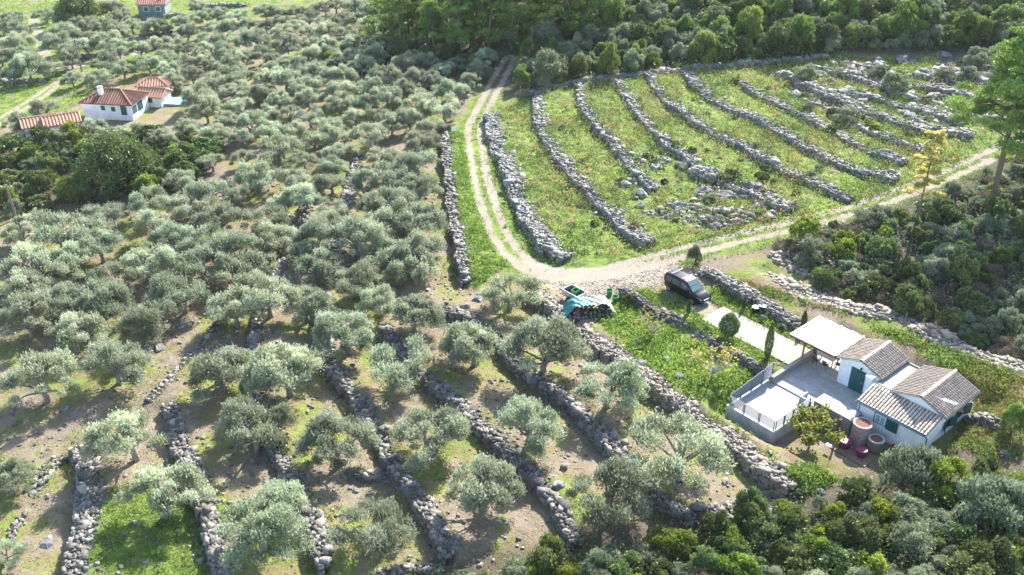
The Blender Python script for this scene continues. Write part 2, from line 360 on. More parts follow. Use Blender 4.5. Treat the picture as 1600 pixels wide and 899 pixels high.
def poly_mask(X, Y, poly):
    ins = np.zeros(X.shape, bool); n = len(poly)
    for i in range(n):
        x0,y0 = poly[i]; x1,y1 = poly[(i+1)%n]
        c = ((y0 > Y) != (y1 > Y)) & (X < (x1-x0)*(Y-y0)/(y1-y0+1e-9)+x0); ins ^= c
    return ins
def zone(s):   # polygon in world space from a list of photo points
    return [tuple(at_g(*q)[:2]) for q in pxs(s)]
Z_FIELD = zone('770,185 815,147 1070,110 1300,92 1600,95 1600,200 1440,290 1250,345 1020,395 890,400 850,400')
Z_GARDEN = zone('930,500 975,470 1060,520 1190,590 1130,640 1120,660 1010,580')
Z_VERGE = zone('705,205 735,215 745,300 765,380 800,410 740,450 720,360')
Z_CLEAR = zone('795,390 850,408 905,424 1000,410 1060,395 1075,402 1045,440 1035,455 960,462 870,462 835,440')
Z_CAR = zone('1035,462 1060,455 1110,470 1118,490 1095,500 1040,485')
Z_MOSS = zone('160,780 310,760 325,899 150,910')
Z_FARG = zone('0,60 225,55 300,40 560,0 -60,-20 -80,200 60,190 140,150 150,120 280,110 300,80')
Z_FRONT = zone('1215,700 1300,700 1330,735 1260,760 1240,750')
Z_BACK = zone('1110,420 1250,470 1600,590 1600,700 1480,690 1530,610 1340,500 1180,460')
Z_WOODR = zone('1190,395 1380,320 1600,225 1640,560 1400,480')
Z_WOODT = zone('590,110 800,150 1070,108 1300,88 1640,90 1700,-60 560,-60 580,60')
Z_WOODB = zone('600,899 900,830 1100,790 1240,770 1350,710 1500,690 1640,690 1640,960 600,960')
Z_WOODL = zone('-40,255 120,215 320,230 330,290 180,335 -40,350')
Z_ALL = {k[2:].lower(): poly_mask(GX, GY, v) for k, v in list(globals().items()) if k.startswith('Z_') and k != 'Z_ALL'}
def blur(m, n=2):
    m = m.astype(np.float32)
    for _ in range(n):
        m = (m + np.roll(m,1,0)+np.roll(m,-1,0)+np.roll(m,1,1)+np.roll(m,-1,1))/5
    return m
green = np.clip(.78*blur(Z_ALL['field'],4)+blur(Z_ALL['garden'],4)+.75*blur(Z_ALL['verge'],3)+.8*blur(Z_ALL['moss'],8)+.42*blur(Z_ALL['farg'],6)+.35*blur(Z_ALL['back'],4)+.10, 0, 1)
clear = np.clip(blur(Z_ALL['clear'],5)+blur(Z_ALL['car'],3), 0, 1)
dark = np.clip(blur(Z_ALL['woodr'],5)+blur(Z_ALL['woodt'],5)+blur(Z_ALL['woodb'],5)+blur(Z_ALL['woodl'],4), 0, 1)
redsoil = np.clip(blur(Z_ALL['front'],5)+.7*blur(Z_ALL['back'],5), 0, 1)
td = np.full(GX.shape, 9.0); rut = np.full(GX.shape, 9.0)
for k, (P, gauge) in TRW.items():
    d, ex = pl_dist(GX, GY, P); d = np.abs(d) + 0
    r = np.abs(d-gauge) if gauge else np.maximum(d-.9, 0)
    rut = np.where(d < td, r, rut); td = np.minimum(td, d)
green = np.clip(green+.55*(td < 2.6)*(td > .0), 0, 1); green = blur(green, 1)
gm = bpy.data.materials.new('ground'); gm.use_nodes = True; MATS['ground'] = gm
def ground_material(m):
    n = m.node_tree.nodes; l = m.node_tree.links; b = n['Principled BSDF']; b.inputs['Roughness'].default_value = .95; b.inputs['Specular IOR Level'].default_value = .1
    tc = n.new('ShaderNodeTexCoord')
    def noise(s, d=6, r=.6):
        q = n.new('ShaderNodeTexNoise'); q.inputs['Scale'].default_value = s; q.inputs['Detail'].default_value = d; q.inputs['Roughness'].default_value = r; l.new(tc.outputs['Object'], q.inputs['Vector']); return q.outputs[0]
    def attr(a): q = n.new('ShaderNodeAttribute'); q.attribute_name = a; return q.outputs['Fac']
    def rng_(v, a, b_, c=0., d=1.): q = n.new('ShaderNodeMapRange'); q.interpolation_type = 'SMOOTHSTEP'; l.new(v, q.inputs[0]); q.inputs[1].default_value = a; q.inputs[2].default_value = b_; q.inputs[3].default_value = c; q.inputs[4].default_value = d; return q.outputs[0]
    def mth(op, a, c):
        q = n.new('ShaderNodeMath'); q.operation = op
        for i, v in enumerate((a, c)):
            if isinstance(v, (int, float)): q.inputs[i].default_value = v
            else: l.new(v, q.inputs[i])
        return q.outputs[0]
    def mix(f, a, c):
        q = n.new('ShaderNodeMix'); q.data_type = 'RGBA'; l.new(f, q.inputs[0])
        for i, v in ((6, a), (7, c)):
            if isinstance(v, tuple): q.inputs[i].default_value = (*v, 1)
            else: l.new(v, q.inputs[i])
        return q.outputs[2]
    big = noise(.22, 5); mid = noise(.9, 6); fine = noise(4.5, 8, .7); vf = noise(14, 6, .7)
    soil = mix(rng_(mid, .35, .65), (.185,.145,.105), (.25,.205,.15))
    soil = mix(rng_(fine, .55, .72), soil, (.13,.095,.06))
    straw = mix(rng_(fine, .35, .65), (.18,.15,.06), (.25,.21,.10))
    dry = mix(rng_(big, .42, .6), soil, straw)
    grass = mix(rng_(mid, .35, .65), (.065,.11,.022), (.185,.23,.05))
    grass = mix(rng_(fine, .58, .74), grass, (.24,.20,.085))
    grass = mix(rng_(vf, .60, .75), grass, (.035,.06,.01))
    g = mth('ADD', attr('green'), mth('MULTIPLY', mth('SUBTRACT', mid, .5), 1.5))
    g2 = rng_(mth('ADD', g, mth('MULTIPLY', mth('SUBTRACT', big, .48), 2.2)), .12, .55)
    c = mix(g2, dry, grass)
    c = mix(mth('MULTIPLY', attr('redsoil'), rng_(mid, .4, .6)), c, (.13,.075,.048))
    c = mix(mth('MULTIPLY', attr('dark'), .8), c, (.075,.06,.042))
    peb = rng_(noise(3.3, 3, .5), .62, .68); c = mix(mth('MULTIPLY', peb, .55), c, (.28,.265,.24))
    track = mix(rng_(fine, .35, .7), (.325,.28,.22), (.25,.21,.158))
    track = mix(mth('MULTIPLY', rng_(big, .48, .66), .6), track, (.21,.17,.125)); track = mix(rng_(vf, .58, .68), track, (.34,.30,.245))
    rt = rng_(mth('ADD', attr('rut'), mth('ADD', mth('MULTIPLY', mth('SUBTRACT', mid, .5), 1.5), mth('MULTIPLY', mth('SUBTRACT', fine, .5), .9))), .33, .62, 1., 0.)
    cl = rng_(mth('ADD', attr('clear'), mth('MULTIPLY', mth('SUBTRACT', mid, .5), 1.6)), .35, .7)
    c = mix(mth('MAXIMUM', rt, cl), c, track)
    l.new(c, b.inputs['Base Color'])
    bp = n.new('ShaderNodeBump'); bp.inputs['Strength'].default_value = .9; bp.inputs['Distance'].default_value = .15
    l.new(mth('ADD', fine, mth('MULTIPLY', vf, .5)), bp.inputs['Height']); l.new(bp.outputs[0], b.inputs['Normal'])
ground_material(gm)
idx = np.arange(nxg*nyg).reshape(nyg, nxg)
quads = np.stack([idx[:-1,:-1], idx[:-1,1:], idx[1:,1:], idx[1:,:-1]], -1).reshape(-1, 4)
def cell(a): return ((a[:-1,:-1]+a[1:,1:]+a[:-1,1:]+a[1:,:-1])/4).ravel()
V = np.stack([GX.ravel(), GY.ravel(), GZ.ravel()], -1)
dist_k = {k: np.abs(pl_dist(GX, GY, P)[0]) for k, (P, g) in TRW.items()}
part_id = np.zeros(len(quads), int)
for i, (k, wd) in enumerate((('main', 2.1), ('cross', 2.1), ('lane', 1.8), ('road', 1.6), ('path', 1.5))): part_id[cell(dist_k[k]) < wd] = i+1
part_id[(cell(clear) > .4) & (part_id == 0)] = 6
for pid, nm in enumerate(('ground', 'dirt_track', 'dirt_track', 'dirt_lane', 'gravel_road', 'footpath', 'gravel_clearing')):
    Q = quads[part_id == pid]; u, inv = np.unique(Q, return_inverse=True)
    me = mesh_poly(nm, V[u], inv.reshape(-1, 4), smooth=True)
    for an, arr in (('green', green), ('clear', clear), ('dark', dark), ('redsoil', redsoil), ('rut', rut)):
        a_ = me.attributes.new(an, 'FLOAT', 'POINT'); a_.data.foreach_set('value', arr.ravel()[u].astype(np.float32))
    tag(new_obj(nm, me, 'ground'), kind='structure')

# ------------------------------------------------------------------ stones
CUBE = np.array([(-1,-1,-1),(1,-1,-1),(1,1,-1),(-1,1,-1),(-1,-1,1),(1,-1,1),(1,1,1),(-1,1,1)], float)*.5
CF = np.array([(4,5,6,7),(0,1,5,4),(1,2,6,5),(2,3,7,6),(3,0,4,7)])
def stones_mesh(name, Pc, S, yaw, tilt=.2):
    """Pc (N,3) centres, S (N,3) sizes, yaw (N): irregular blocks in one mesh"""
    n = len(Pc); v = CUBE[None]*S[:,None,:]*(1+rng.uniform(-.28,.28,(n,8,3)))
    tx = rng.normal(0, tilt, n)[:,None]; ty = rng.normal(0, tilt, n)[:,None]
    x, y, z = v[...,0], v[...,1], v[...,2]
    y, z = y*np.cos(tx)-z*np.sin(tx), y*np.sin(tx)+z*np.cos(tx); x, z = x*np.cos(ty)+z*np.sin(ty), -x*np.sin(ty)+z*np.cos(ty)
    c, s = np.cos(yaw)[:,None], np.sin(yaw)[:,None]; x, y = x*c-y*s, x*s+y*c
    v = np.stack([x, y, z], -1)+Pc[:,None,:]
    f = (CF[None]+8*np.arange(n)[:,None,None]).reshape(-1, 4)
    tone = np.repeat(rng.beta(1.0, 1.9, n), 8)
    return mesh_poly(name, v.reshape(-1, 3), f, tone)
def rock_mesh(name, seed, sub=2, amp=.28):
    bm = bmesh.new(); bmesh.ops.create_icosphere(bm, subdivisions=sub, radius=.5)
    r_ = random.Random(seed); o = [Vector((r_.uniform(-9,9), r_.uniform(-9,9), r_.uniform(-9,9))) for _ in range(3)]
    from mathutils import noise as mn
    for v in bm.verts:
        d = v.co.normalized(); k = 1+amp*mn.noise(d*1.3+o[0])*1.6+amp*.6*mn.noise(d*3.1+o[1])+amp*.3*mn.noise(d*7+o[2])
        v.co = d*.5*k
    for cut in range(17):      # a few planar facets
        nrm = Vector((r_.uniform(-1,1), r_.uniform(-1,1), r_.uniform(-.3,1))).normalized(); lim = r_.uniform(.20,.35)
        for v in bm.verts:
            e = v.co.dot(nrm)-lim
            if e > 0: v.co -= nrm*e*.96
    me = bpy.data.meshes.new(name); bm.to_mesh(me); bm.free(); me.materials.append(MATS['rock']); return me
ROCKS = [rock_mesh('rock', k, 3, .42) for k in range(8)]
BLOCKS = []
for k in range(6):
    me = rock_mesh('block', 50+k, 1, .2); me.materials.clear(); me.materials.append(MATS['stone']); BLOCKS.append(me)
def resample(P, step):
    d = np.r_[0, np.cumsum(np.hypot(*np.diff(P, axis=0).T))]; n = max(2, int(d[-1]/step)+1); t = np.linspace(0, d[-1], n)
    return np.stack([np.interp(t, d, P[:,0]), np.interp(t, d, P[:,1])], -1), d[-1]
def build_wall(nm, label, step, wd, ext, ss, m):
    P = WL[nm]; far = P[:,1].mean() > 125
    Q, L = resample(P, .5)
    # smooth the corners of the traced line and let it wander
    for _ in range(2): Q[1:-1] = (Q[:-2]+2*Q[1:-1]+Q[2:])/4
    T = np.gradient(Q, axis=0); T /= np.linalg.norm(T, axis=1)[:,None]; N = np.stack([-T[:,1], T[:,0]], -1)   # N: upper side when step > 0
    if step < 0: N = -N
    wv = wd*(1+.16*np.sin(np.arange(len(Q))*.5+len(nm))+.14*np.sin(np.arange(len(Q))*.19+2*len(nm))+rng.normal(0,.09,len(Q)))
    hi = H(*(Q+N*(wv*.5+.35)[:,None]).T); lo = H(*(Q-N*(wv*.5+.35)[:,None]).T)
    ends = np.minimum(np.arange(len(Q)), np.arange(len(Q))[::-1])
    ph = (sum(map(ord, nm))*1.7) % 6.3; ii = np.arange(len(Q))
    top = np.maximum(hi, lo) + ext*np.clip(.35+ends*.35, 0, 1) + .07*np.sin(ii*.45+ph)+.09*np.sin(ii*.17+ph*2)-.22*np.clip(np.sin(ii*.23+ph*3)-.72, 0, 1)/.28
    lo2 = np.minimum(hi, lo)
    base = np.array([Q[0,0], Q[0,1], lo2[0]])
    root = thing('stone_wall', label, 'stone wall', base, 0, 'dry-stone terrace walls'); root['kind'] = 'thing'
    # core
    cv = []; 
    for i in range(len(Q)):
        for sd_, zz, off in ((1, lo2[i]-.6, .5), (1, top[i]-.16, .42), (-1, top[i]-.16, .42), (-1, lo2[i]-.6, .62)):
            cv.append([*(Q[i]+N[i]*sd_*wv[i]*off), zz])
    n = len(Q); cf = [(i*4+k, i*4+(k+1)%4, (i+1)*4+(k+1)%4, (i+1)*4+k) for i in range(n-1) for k in range(4)]
    cf += [(0,1,2,3)[::-1], tuple((n-1)*4+k for k in range(4))]
    me = mesh_poly('rubble_core', np.array(cv)-base, np.array(cf)); new_obj('rubble_core', me, 'wall_core', root)
    # stones: top and both faces
    pc = []; sz = []; yw = []
    sx = ss*(1.08 if far else .80)
    nL = max(2, int(L/sx)); 
    def interp(t): 
        u = t*(n-1); i = np.clip(u.astype(int), 0, n-2); f = (u-i)[:,None]; g = f[:,0]
        return Q[i]*(1-f)+Q[i+1]*f, N[i], wv[i], top[i]*(1-g)+top[i+1]*g, lo2[i]*(1-g)+lo2[i+1]*g, hi[i]*(1-g)+hi[i+1]*g, T[i]
    nW = max(2, int(round(wd/sx)))
    t = (np.repeat(np.arange(nL), nW)+rng.uniform(0,1,nL*nW))/nL; s = (np.tile(np.arange(nW), nL)+rng.uniform(.1,.9,nL*nW))/nW-.5
    q, N_, w_, tp, lw, hh, T_ = interp(np.clip(t,0,.9999))
    p = q+N_*(s*w_)[:,None]; a = rng.lognormal(-.05,.42,len(t))*sx
    pc.append(np.c_[p, tp-.10+rng.uniform(-.08,.10,len(t))-.10*np.abs(s)]); sz.append(np.c_[a*1.35, a*.95, a*.55]); yw.append(np.arctan2(T_[:,1],T_[:,0])+rng.normal(0,.7,len(t)))
    for side in (-1, 1):
        hmax = float(np.max(tp-(lw if side < 0 else hh)))+.15; rows = max(1, int(hmax/(sx*.62)))
        if far and side > 0: rows = min(rows, 1)
        t = (np.tile(np.arange(nL), rows)+rng.uniform(0,1,nL*rows))/nL; r = np.repeat(np.arange(rows), nL)+rng.uniform(-.3,.3,nL*rows)
        q, N_, w_, tp, lw, hh, T_ = interp(np.clip(t,0,.9999)); zz = tp-.14-r*sx*.62; lim = (lw if side < 0 else hh)-.12
        p = q+N_*side*(w_*.5*(1+.10*(tp-zz)))[:,None]; a = rng.lognormal(-.05,.38,len(t))*sx; ok = zz > lim
        pc.append(np.c_[p, zz][ok]); sz.append(np.c_[a*1.4, a*.7, a*.6][ok]); yw.append((np.arctan2(T_[:,1],T_[:,0])+rng.normal(0,.25,len(t)))[ok])
    # fallen stones at the foot
    k = int(L*1.2); t = rng.uniform(0,.999,k); q, N_, w_, tp, lw, hh, T_ = interp(t); sdv = rng.choice([-1,1],k)*(w_*.5+rng.exponential(.35,k)+.1)
    p = q+N_*sdv[:,None]; a = rng.lognormal(-.1,.35,k)*sx
    pc.append(np.c_[p, H(p[:,0],p[:,1])+a*.15]); sz.append(np.c_[a*1.1,a,a*.7]); yw.append(rng.uniform(0,6,k))
    me = stones_mesh('stones', np.concatenate(pc)-base, np.concatenate(sz), np.concatenate(yw)); tag(new_obj('stones', me, m, root), kind='stuff')
    # the larger stones that can be told apart
    if P[:,1].mean() < 100:
        k = int(min(60, L*1.0)); t = (np.arange(k)+rng.uniform(0,1,k))/k; q, N_, w_, tp, lw, hh, T_ = interp(np.clip(t,0,.999))
        sdv = rng.choice([-.46,.46,.2,-.2],k)*w_; p = q+N_*sdv[:,None]
        for i in range(k):
            o = bpy.data.objects.new('stone', BLOCKS[i%6]); C.objects.link(o); o.parent = root
            g = rng.uniform(.36,.6); o.location = (p[i,0]-base[0], p[i,1]-base[1], tp[i]-base[2]-.02); o.scale = (g*1.25, g*.9, g*.62)
            o.rotation_euler = (rng.normal(0,.15), rng.normal(0,.15), rng.uniform(0,6.3))
    return root
for nm, _, st, wd, ext, ss, m, label in WALLS: build_wall(nm, label, st, wd, ext, ss, m)

# ------------------------------------------------------------------ foliage
def unit(v): return v/np.maximum(np.linalg.norm(v, axis=-1, keepdims=True), 1e-6)
def leaves_mesh(name, P, D, Lw, Ww, tone, r=rng):
    """diamond leaf faces: P centres, D direction of the long axis"""
    n = len(P); D = unit(D); q = unit(np.cross(D, r.normal(0,1,(n,3))))
    Lw = (np.ones(n)*Lw*r.uniform(.7,1.35,n))[:,None]; Ww = (np.ones(n)*Ww*r.uniform(.7,1.35,n))[:,None]
    v = np.stack([P-D*Lw*.5, P+q*Ww*.5, P+D*Lw*.5, P-q*Ww*.5], 1).reshape(-1, 3)
    f = np.arange(4*n).reshape(n, 4)
    return mesh_poly(name, v, f, np.repeat(np.clip(tone,0,1), 4))
def clump_leaves(r, centres, radii, per, flat=.85, up=.5, shell=.55, clump_tone=.3, tone_mu=.4):
    """leaves spread through ellipsoidal clumps: (P, D, tone)"""
    P = []; D = []; T = []
    for c, rad in zip(centres, radii):
        n = max(6, int(per*(rad/np.mean(radii))**2)); d = unit(r.normal(0,1,(n,3))); d[:,2] = np.where(d[:,2] < -.35, -d[:,2], d[:,2])
        rr = rad*(shell+(1-shell)*r.uniform(0,1,n)**.6)*(1+.22*np.sin(d[:,0]*7+c[0]*5)*np.sin(d[:,1]*6+c[1]*4))
        off = d*rr[:,None]; off[:,2] *= flat
        P.append(c+off); D.append(unit(d*.8+r.normal(0,.6,(n,3)))+np.array([0,0,up])); ct = r.normal(0, clump_tone)*.5
        T.append(tone_mu+ct+r.normal(0,.16,n))
    return np.concatenate(P), np.concatenate(D), np.concatenate(T)
def limbs_mb(r, base_h, ends, r0, n=5, seg=3, wob=.12):
    mb = MB(); top = Vector((r.normal(0,.08), r.normal(0,.08), base_h))
    mb.tube([(0,0,-.25), (r.normal(0,.04), r.normal(0,.04), base_h*.5), top], [r0*1.25, r0, r0*.85], 7)
    for e in ends:
        e = Vector(e); pts = [top]; 
        for k in range(1, seg+1):
            f = k/seg; p = top.lerp(e, f); p += Vector((r.normal(0,wob), r.normal(0,wob), r.normal(0,wob)*.5+.12*math.sin(f*3.1)))*(1 if k < seg else .2)
            pts.append(p)
        mb.tube(pts, [r0*.55*(1-.75*k/seg) for k in range(seg+1)], n, cap=False)
    return mb
PROTO = {}
def proto(key, parts):
    """parts: list of (name, mesh) shared by every copy"""
    PROTO.setdefault(key, []).append(parts)
def plant(key, i, name, label, cat, loc, scale, rz, group, kind=None):
    o = bpy.data.objects.new(name, None); C.objects.link(o); o.location = loc; o.rotation_euler = (0,0,rz)
    o.scale = scale if hasattr(scale, '__len__') else (scale,)*3; o.empty_display_size = .3; tag(o, label, cat, group)
    for pn, me in PROTO[key][i % len(PROTO[key])]:
        c = bpy.data.objects.new(pn, me); C.objects.link(c); c.parent = o
    return o
def mesh_of(mb, name, m):
    me = bpy.data.meshes.new(name); me.from_pydata(mb.v, [], mb.f); me.update(); me.materials.append(MATS[m])
    for p in me.polygons: p.use_smooth = True
    return me
def withm(me, m): me.materials.append(MATS[m]); return me
# olive: crown radius about 1 unit = 2.6 m
for k in range(10):
    r = np.random.default_rng(100+k); nc = 22+k%4*6; cs = []; rads = []
    lean = r.normal(0,.25,2); ecc = r.uniform(.82,1.15)
    for i in range(nc):
        th = r.uniform(0,6.283); q = math.sqrt(r.uniform(.0,1)); rr = q*2.15
        z = 1.15+1.95*math.sqrt(max(0,1-q*q*.95))*r.uniform(.5,1.1) - (.2 if q > .8 else 0)
        cs.append((rr*math.cos(th)*ecc+lean[0]*z*.3, rr*math.sin(th)/ecc+lean[1]*z*.3, z)); rads.append(r.uniform(.34,.9))
    cs = np.array(cs); P, D, T = clump_leaves(r, cs, rads, 470, .8, .8, .2, .6, .42)
    # upright water shoots that ruffle the outline
    m_ = r.choice(len(P), 900); P2 = P[m_]+np.c_[r.normal(0,.1,900), r.normal(0,.1,900), r.uniform(.05,.4,900)]
    P = np.r_[P, P2]; D = np.r_[D, np.c_[r.normal(0,.35,(900,2)), np.ones(900)]]; T = np.r_[T, r.normal(.6,.2,900)]
    crown = withm(leaves_mesh('crown', P, D, .20, .056, T, r), 'olive_leaf')
    far_i = r.choice(nc, 9, replace=False); trunk = mesh_of(limbs_mb(r, .75+r.uniform(0,.3), cs[far_i]*np.array([.85,.85,.95]), .2), 'trunk', 'olive_bark')
    proto('olive', [('trunk', trunk), ('crown', crown)])
# shrubs of the maquis, unit radius 1
def shrub_proto(key, m, seed, L, W, nc=16, per=190, tall=1.0, up=.4, tm=.35):
    r = np.random.default_rng(seed); cs = []; rads = []
    for i in range(nc):
        th = r.uniform(0,6.283); q = math.sqrt(r.uniform(0,1)); z = (.25+.85*math.sqrt(max(0,1-q*q))*r.uniform(.55,1.1))*tall
        cs.append((q*.78*math.cos(th), q*.78*math.sin(th), z)); rads.append(r.uniform(.2,.40))
    cs = np.array(cs); P, D, T = clump_leaves(r, cs, rads, per, 1.0, up, .4, .4, tm)
    n = 500; th = r.uniform(0,6.283,n); zz = r.uniform(0,.6,n)*tall; rr = .85*np.sqrt(np.clip(1-(zz/tall)**2*.6,0,1))*r.uniform(.8,1.05,n)
    P = np.r_[P, np.c_[rr*np.cos(th), rr*np.sin(th), zz]]; D = np.r_[D, r.normal(0,1,(n,3))]; T = np.r_[T, r.normal(.2,.15,n)]
    T = T + .15*(P[:,2]/tall-.6)*0
    crown = withm(leaves_mesh('foliage', P, D, L, W, T, r), m)
    stem = mesh_of(limbs_mb(r, .12, cs[:6]*.9, .06, 4, 2, .05), 'stem', 'bark'); proto(key, [('stem', stem), ('foliage', crown)])
for k in range(3):
    shrub_proto('dark', 'maquis_dark', 200+k, .115, .06, 20, 300)
    shrub_proto('bright', 'maquis_bright', 220+k, .115, .055, 18, 270, 1.05, .6, .42)
    shrub_proto('grey', 'maquis_grey', 240+k, .12, .04, 18, 280, .95, .5)
    shrub_proto('brown', 'maquis_brown', 260+k, .2, .03, 10, 110, .7, .3)
    # woodland trees of the hillside
    shrub_proto('wood', 'maquis_dark', 280+k, .105, .06, 26, 340, 1.15)
    shrub_proto('woodgrey', 'maquis_grey', 300+k, .10, .05, 24, 320, 1.1)
    shrub_proto('woodpine', 'pine_needle', 320+k, .14, .045, 22, 300, 1.35, .6)
for k in range(2): shrub_proto('bigtree', 'maquis_dark', 350+k, .06, .035, 70, 260, 1.0, .4, .5)
# tall pines
for k in range(4):
    r = np.random.default_rng(400+k); cs = []; rads = []
    for i in range(44):
        z = r.uniform(.14,1.0)**.85*9.0; wmax = 2.6*math.sqrt(max(.05,1-((z-4.6)/4.9)**2)); th = r.uniform(0,6.283); q = math.sqrt(r.uniform(.05,1))*wmax
        cs.append((q*math.cos(th), q*math.sin(th), z)); rads.append(r.uniform(.55,.95))
    cs = np.array(cs); P, D, T = clump_leaves(r, cs, rads, 240, .6, .6, .3, .4, .4)
    crown = withm(leaves_mesh('crown', P, D, .34, .10, T, r), 'pine_needle')
    mb = MB(); mb.tube([(0,0,-.3),(r.normal(0,.1),r.normal(0,.1),3),(r.normal(0,.2),r.normal(0,.2),6),(0,0,8.8)], [.22,.18,.12,.04], 7)
    for i in range(12):
        c = cs[i]; mb.tube([(0,0,max(2.2,c[2]-.8)), (c[0]*.5,c[1]*.5,c[2]-.3), tuple(c)], [.06,.045,.02], 4, cap=False)
    proto('pine', [('trunk', mesh_of(mb, 'trunk', 'bark')), ('crown', crown)])

# ------------------------------------------------------------------ olive trees: crown centre and width in the photo
OL = '''1065,700,140 948,778,118 755,755,118 665,672,108 825,658,108 850,540,108 950,600,98 740,537,92 796,452,80 525,690,108 582,815,115 405,815,130 250,768,118 203,678,112 395,668,105
448,580,105 543,517,94 625,560,104 343,573,102 62,587,108 178,563,92 112,517,88 40,490,92 157,464,88 232,490,90 12,748,70 6,860,60 437,785,92 477,472,80 645,487,80 592,470,62 366,480,82 430,645,60
282,280,54 330,250,46 160,332,66 230,312,66 297,322,68 345,337,68 372,296,60 380,247,44 92,357,98 32,360,62 155,380,74 238,350,66 268,368,66 225,405,78 322,373,78 316,410,84 372,427,70 36,414,88 96,432,66 176,432,74
420,252,48 475,247,50 532,236,50 595,242,52 652,247,68 455,277,58 520,257,52 517,282,52 572,285,55 653,293,68 440,316,58 573,319,54 519,327,60 650,342,76 432,371,68 555,370,82 655,386,84 496,411,76 408,418,50 648,416,74 553,438,70 592,433,60
70,20,38 25,27,32 175,12,36 155,42,40 205,37,36 195,55,30 255,42,36 25,65,48 92,67,48 37,85,44 135,72,44 245,70,44 292,50,36 272,62,32 337,42,40 372,22,38 305,7,32 387,38,36 327,62,44 372,60,48 287,77,36 80,105,38 15,117,44 157,117,44 192,107,40 232,97,44
260,85,36 112,122,36 317,95,40 357,80,44 382,92,40 300,117,40 270,125,42 332,125,48 357,105,48 70,165,48 27,192,44 310,147,60 362,140,48 322,170,54 375,165,48 142,200,44 100,212,44 175,206,46 228,199,50 67,218,46 250,212,48 292,197,48 342,207,48 380,212,48 355,187,44 392,142,40
415,15,36 462,15,30 435,17,30 495,10,32 525,7,34 575,15,34 415,37,36 440,47,40 482,27,38 540,30,42 550,47,46 512,50,42 482,48,38 415,85,44 485,85,44 520,82,36 427,102,44 492,110,48 522,98,34 565,102,44 445,119,56 413,122,44 415,142,44 435,156,44 482,152,48 537,137,52 530,157,48 575,130,48 605,147,52 570,160,44
647,122,48 672,122,44 695,107,44 710,97,36 745,107,44 760,90,40 632,137,44 670,145,48 712,137,48 735,125,40 652,160,48 695,165,62 485,180,48 450,175,48 415,175,48 512,195,52 555,182,44 590,180,44 640,182,52 612,195,48 672,197,48 580,206,60 420,202,48 462,202,48 537,212,48 657,219,56 490,217,44'''
olives = []
for q in OL.split():
    px, py, wpx = map(float, q.split(',')); olives.append((px, py, wpx))
FILL = ('300,218 690,215 690,240 600,440 400,470 0,475 0,350 120,348 335,292 330,225', '0,30 580,5 600,85 690,90 690,200 300,210 290,160 300,110 0,110')
fr = random.Random(3); extra = []
for poly in FILL:
    pp = pxs(poly); xs_ = [p[0] for p in pp]; ys_ = [p[1] for p in pp]
    for _ in range(5000):
        x = fr.uniform(min(xs_), max(xs_)); y = fr.uniform(min(ys_), max(ys_))
        if not poly_mask(np.array([x]), np.array([y]), pp)[0]: continue
        wpx = (38+y*.13)*fr.uniform(.85,1.1)
        if 130 < x < 300 and 120 < y < 215 or 0 < x < 120 and y > 110 and y < 215 or 205 < x < 285 and y < 34: continue
        g_ = at_g(x, y)
        if min(np.abs(pl_dist(g_[0:1], g_[1:2], P)[0])[0] for P, _g in TRW.values()) < 3.2: continue
        if all(math.hypot(x-o[0], (y-o[1])*1.55) > (.335 if y > 215 else .30)*(wpx+o[2]) for o in olives+extra): (olives if len(olives) < 298 else extra).append((x, y, wpx))
LINES = {k: WL[k] for k in WL}
CHAIN = [np.r_[WL['W5b'][:4], WL['W5']], WL['W4'], WL['W3'], np.r_[WL['W2'], WL['W10']], np.r_[WL['W1'], WL['W9']], WL['W8']]
ORD = ['first','second','third','fourth','fifth','sixth','seventh','eighth','ninth','tenth','eleventh','twelfth','thirteenth','fourteenth','fifteenth','sixteenth','seventeenth','eighteenth','nineteenth','twentieth']
STRIP = {1: 'right of the squared-end wall', 2: 'left of the longest bending wall', 3: 'right of the longest bending wall', 4: 'on the second terrace left of the garden wall', 5: 'just left of the cottage garden wall', 6: 'beside the gravel clearing'}
info = []
for i, (px, py, wpx) in enumerate(olives):
    hc = 1.9; p = at_g(px, py, hc)
    f = p[1]*cp-(p[2]+hc-CH)*sp; rad = wpx*f/F*.5
    sc_ = rad/(2.42 if py < 330 else 2.25); p = place(px, py, 2.1*sc_)
    strip = sum(1 for c_ in CHAIN if pl_dist(p[0:1], p[1:2], c_)[0][0] < 0)
    info.append([i, px, py, p, sc_, strip])
lab = {}
for st in range(1, 6):
    L_ = sorted([q for q in info if q[5] == st and q[2] > 228], key=lambda q: -q[2])
    for k, q in enumerate(L_):
        if k < 20: lab[q[0]] = f'{"broad " if q[4] > 1.12 else ""}olive tree {STRIP[st]}, {ORD[k]} from the bottom'
lab[8] = 'olive tree overhanging the gravel clearing left of the trailer'; lab[0] = 'largest olive tree, below the slatted terrace of the cottage'
L_ = sorted([q for q in info if q[5] == 0 and q[2] > 470], key=lambda q: -q[2])
for k, q in enumerate(L_): lab[q[0]] = f'olive tree on the bare ground at lower left, {ORD[k]} from the bottom'
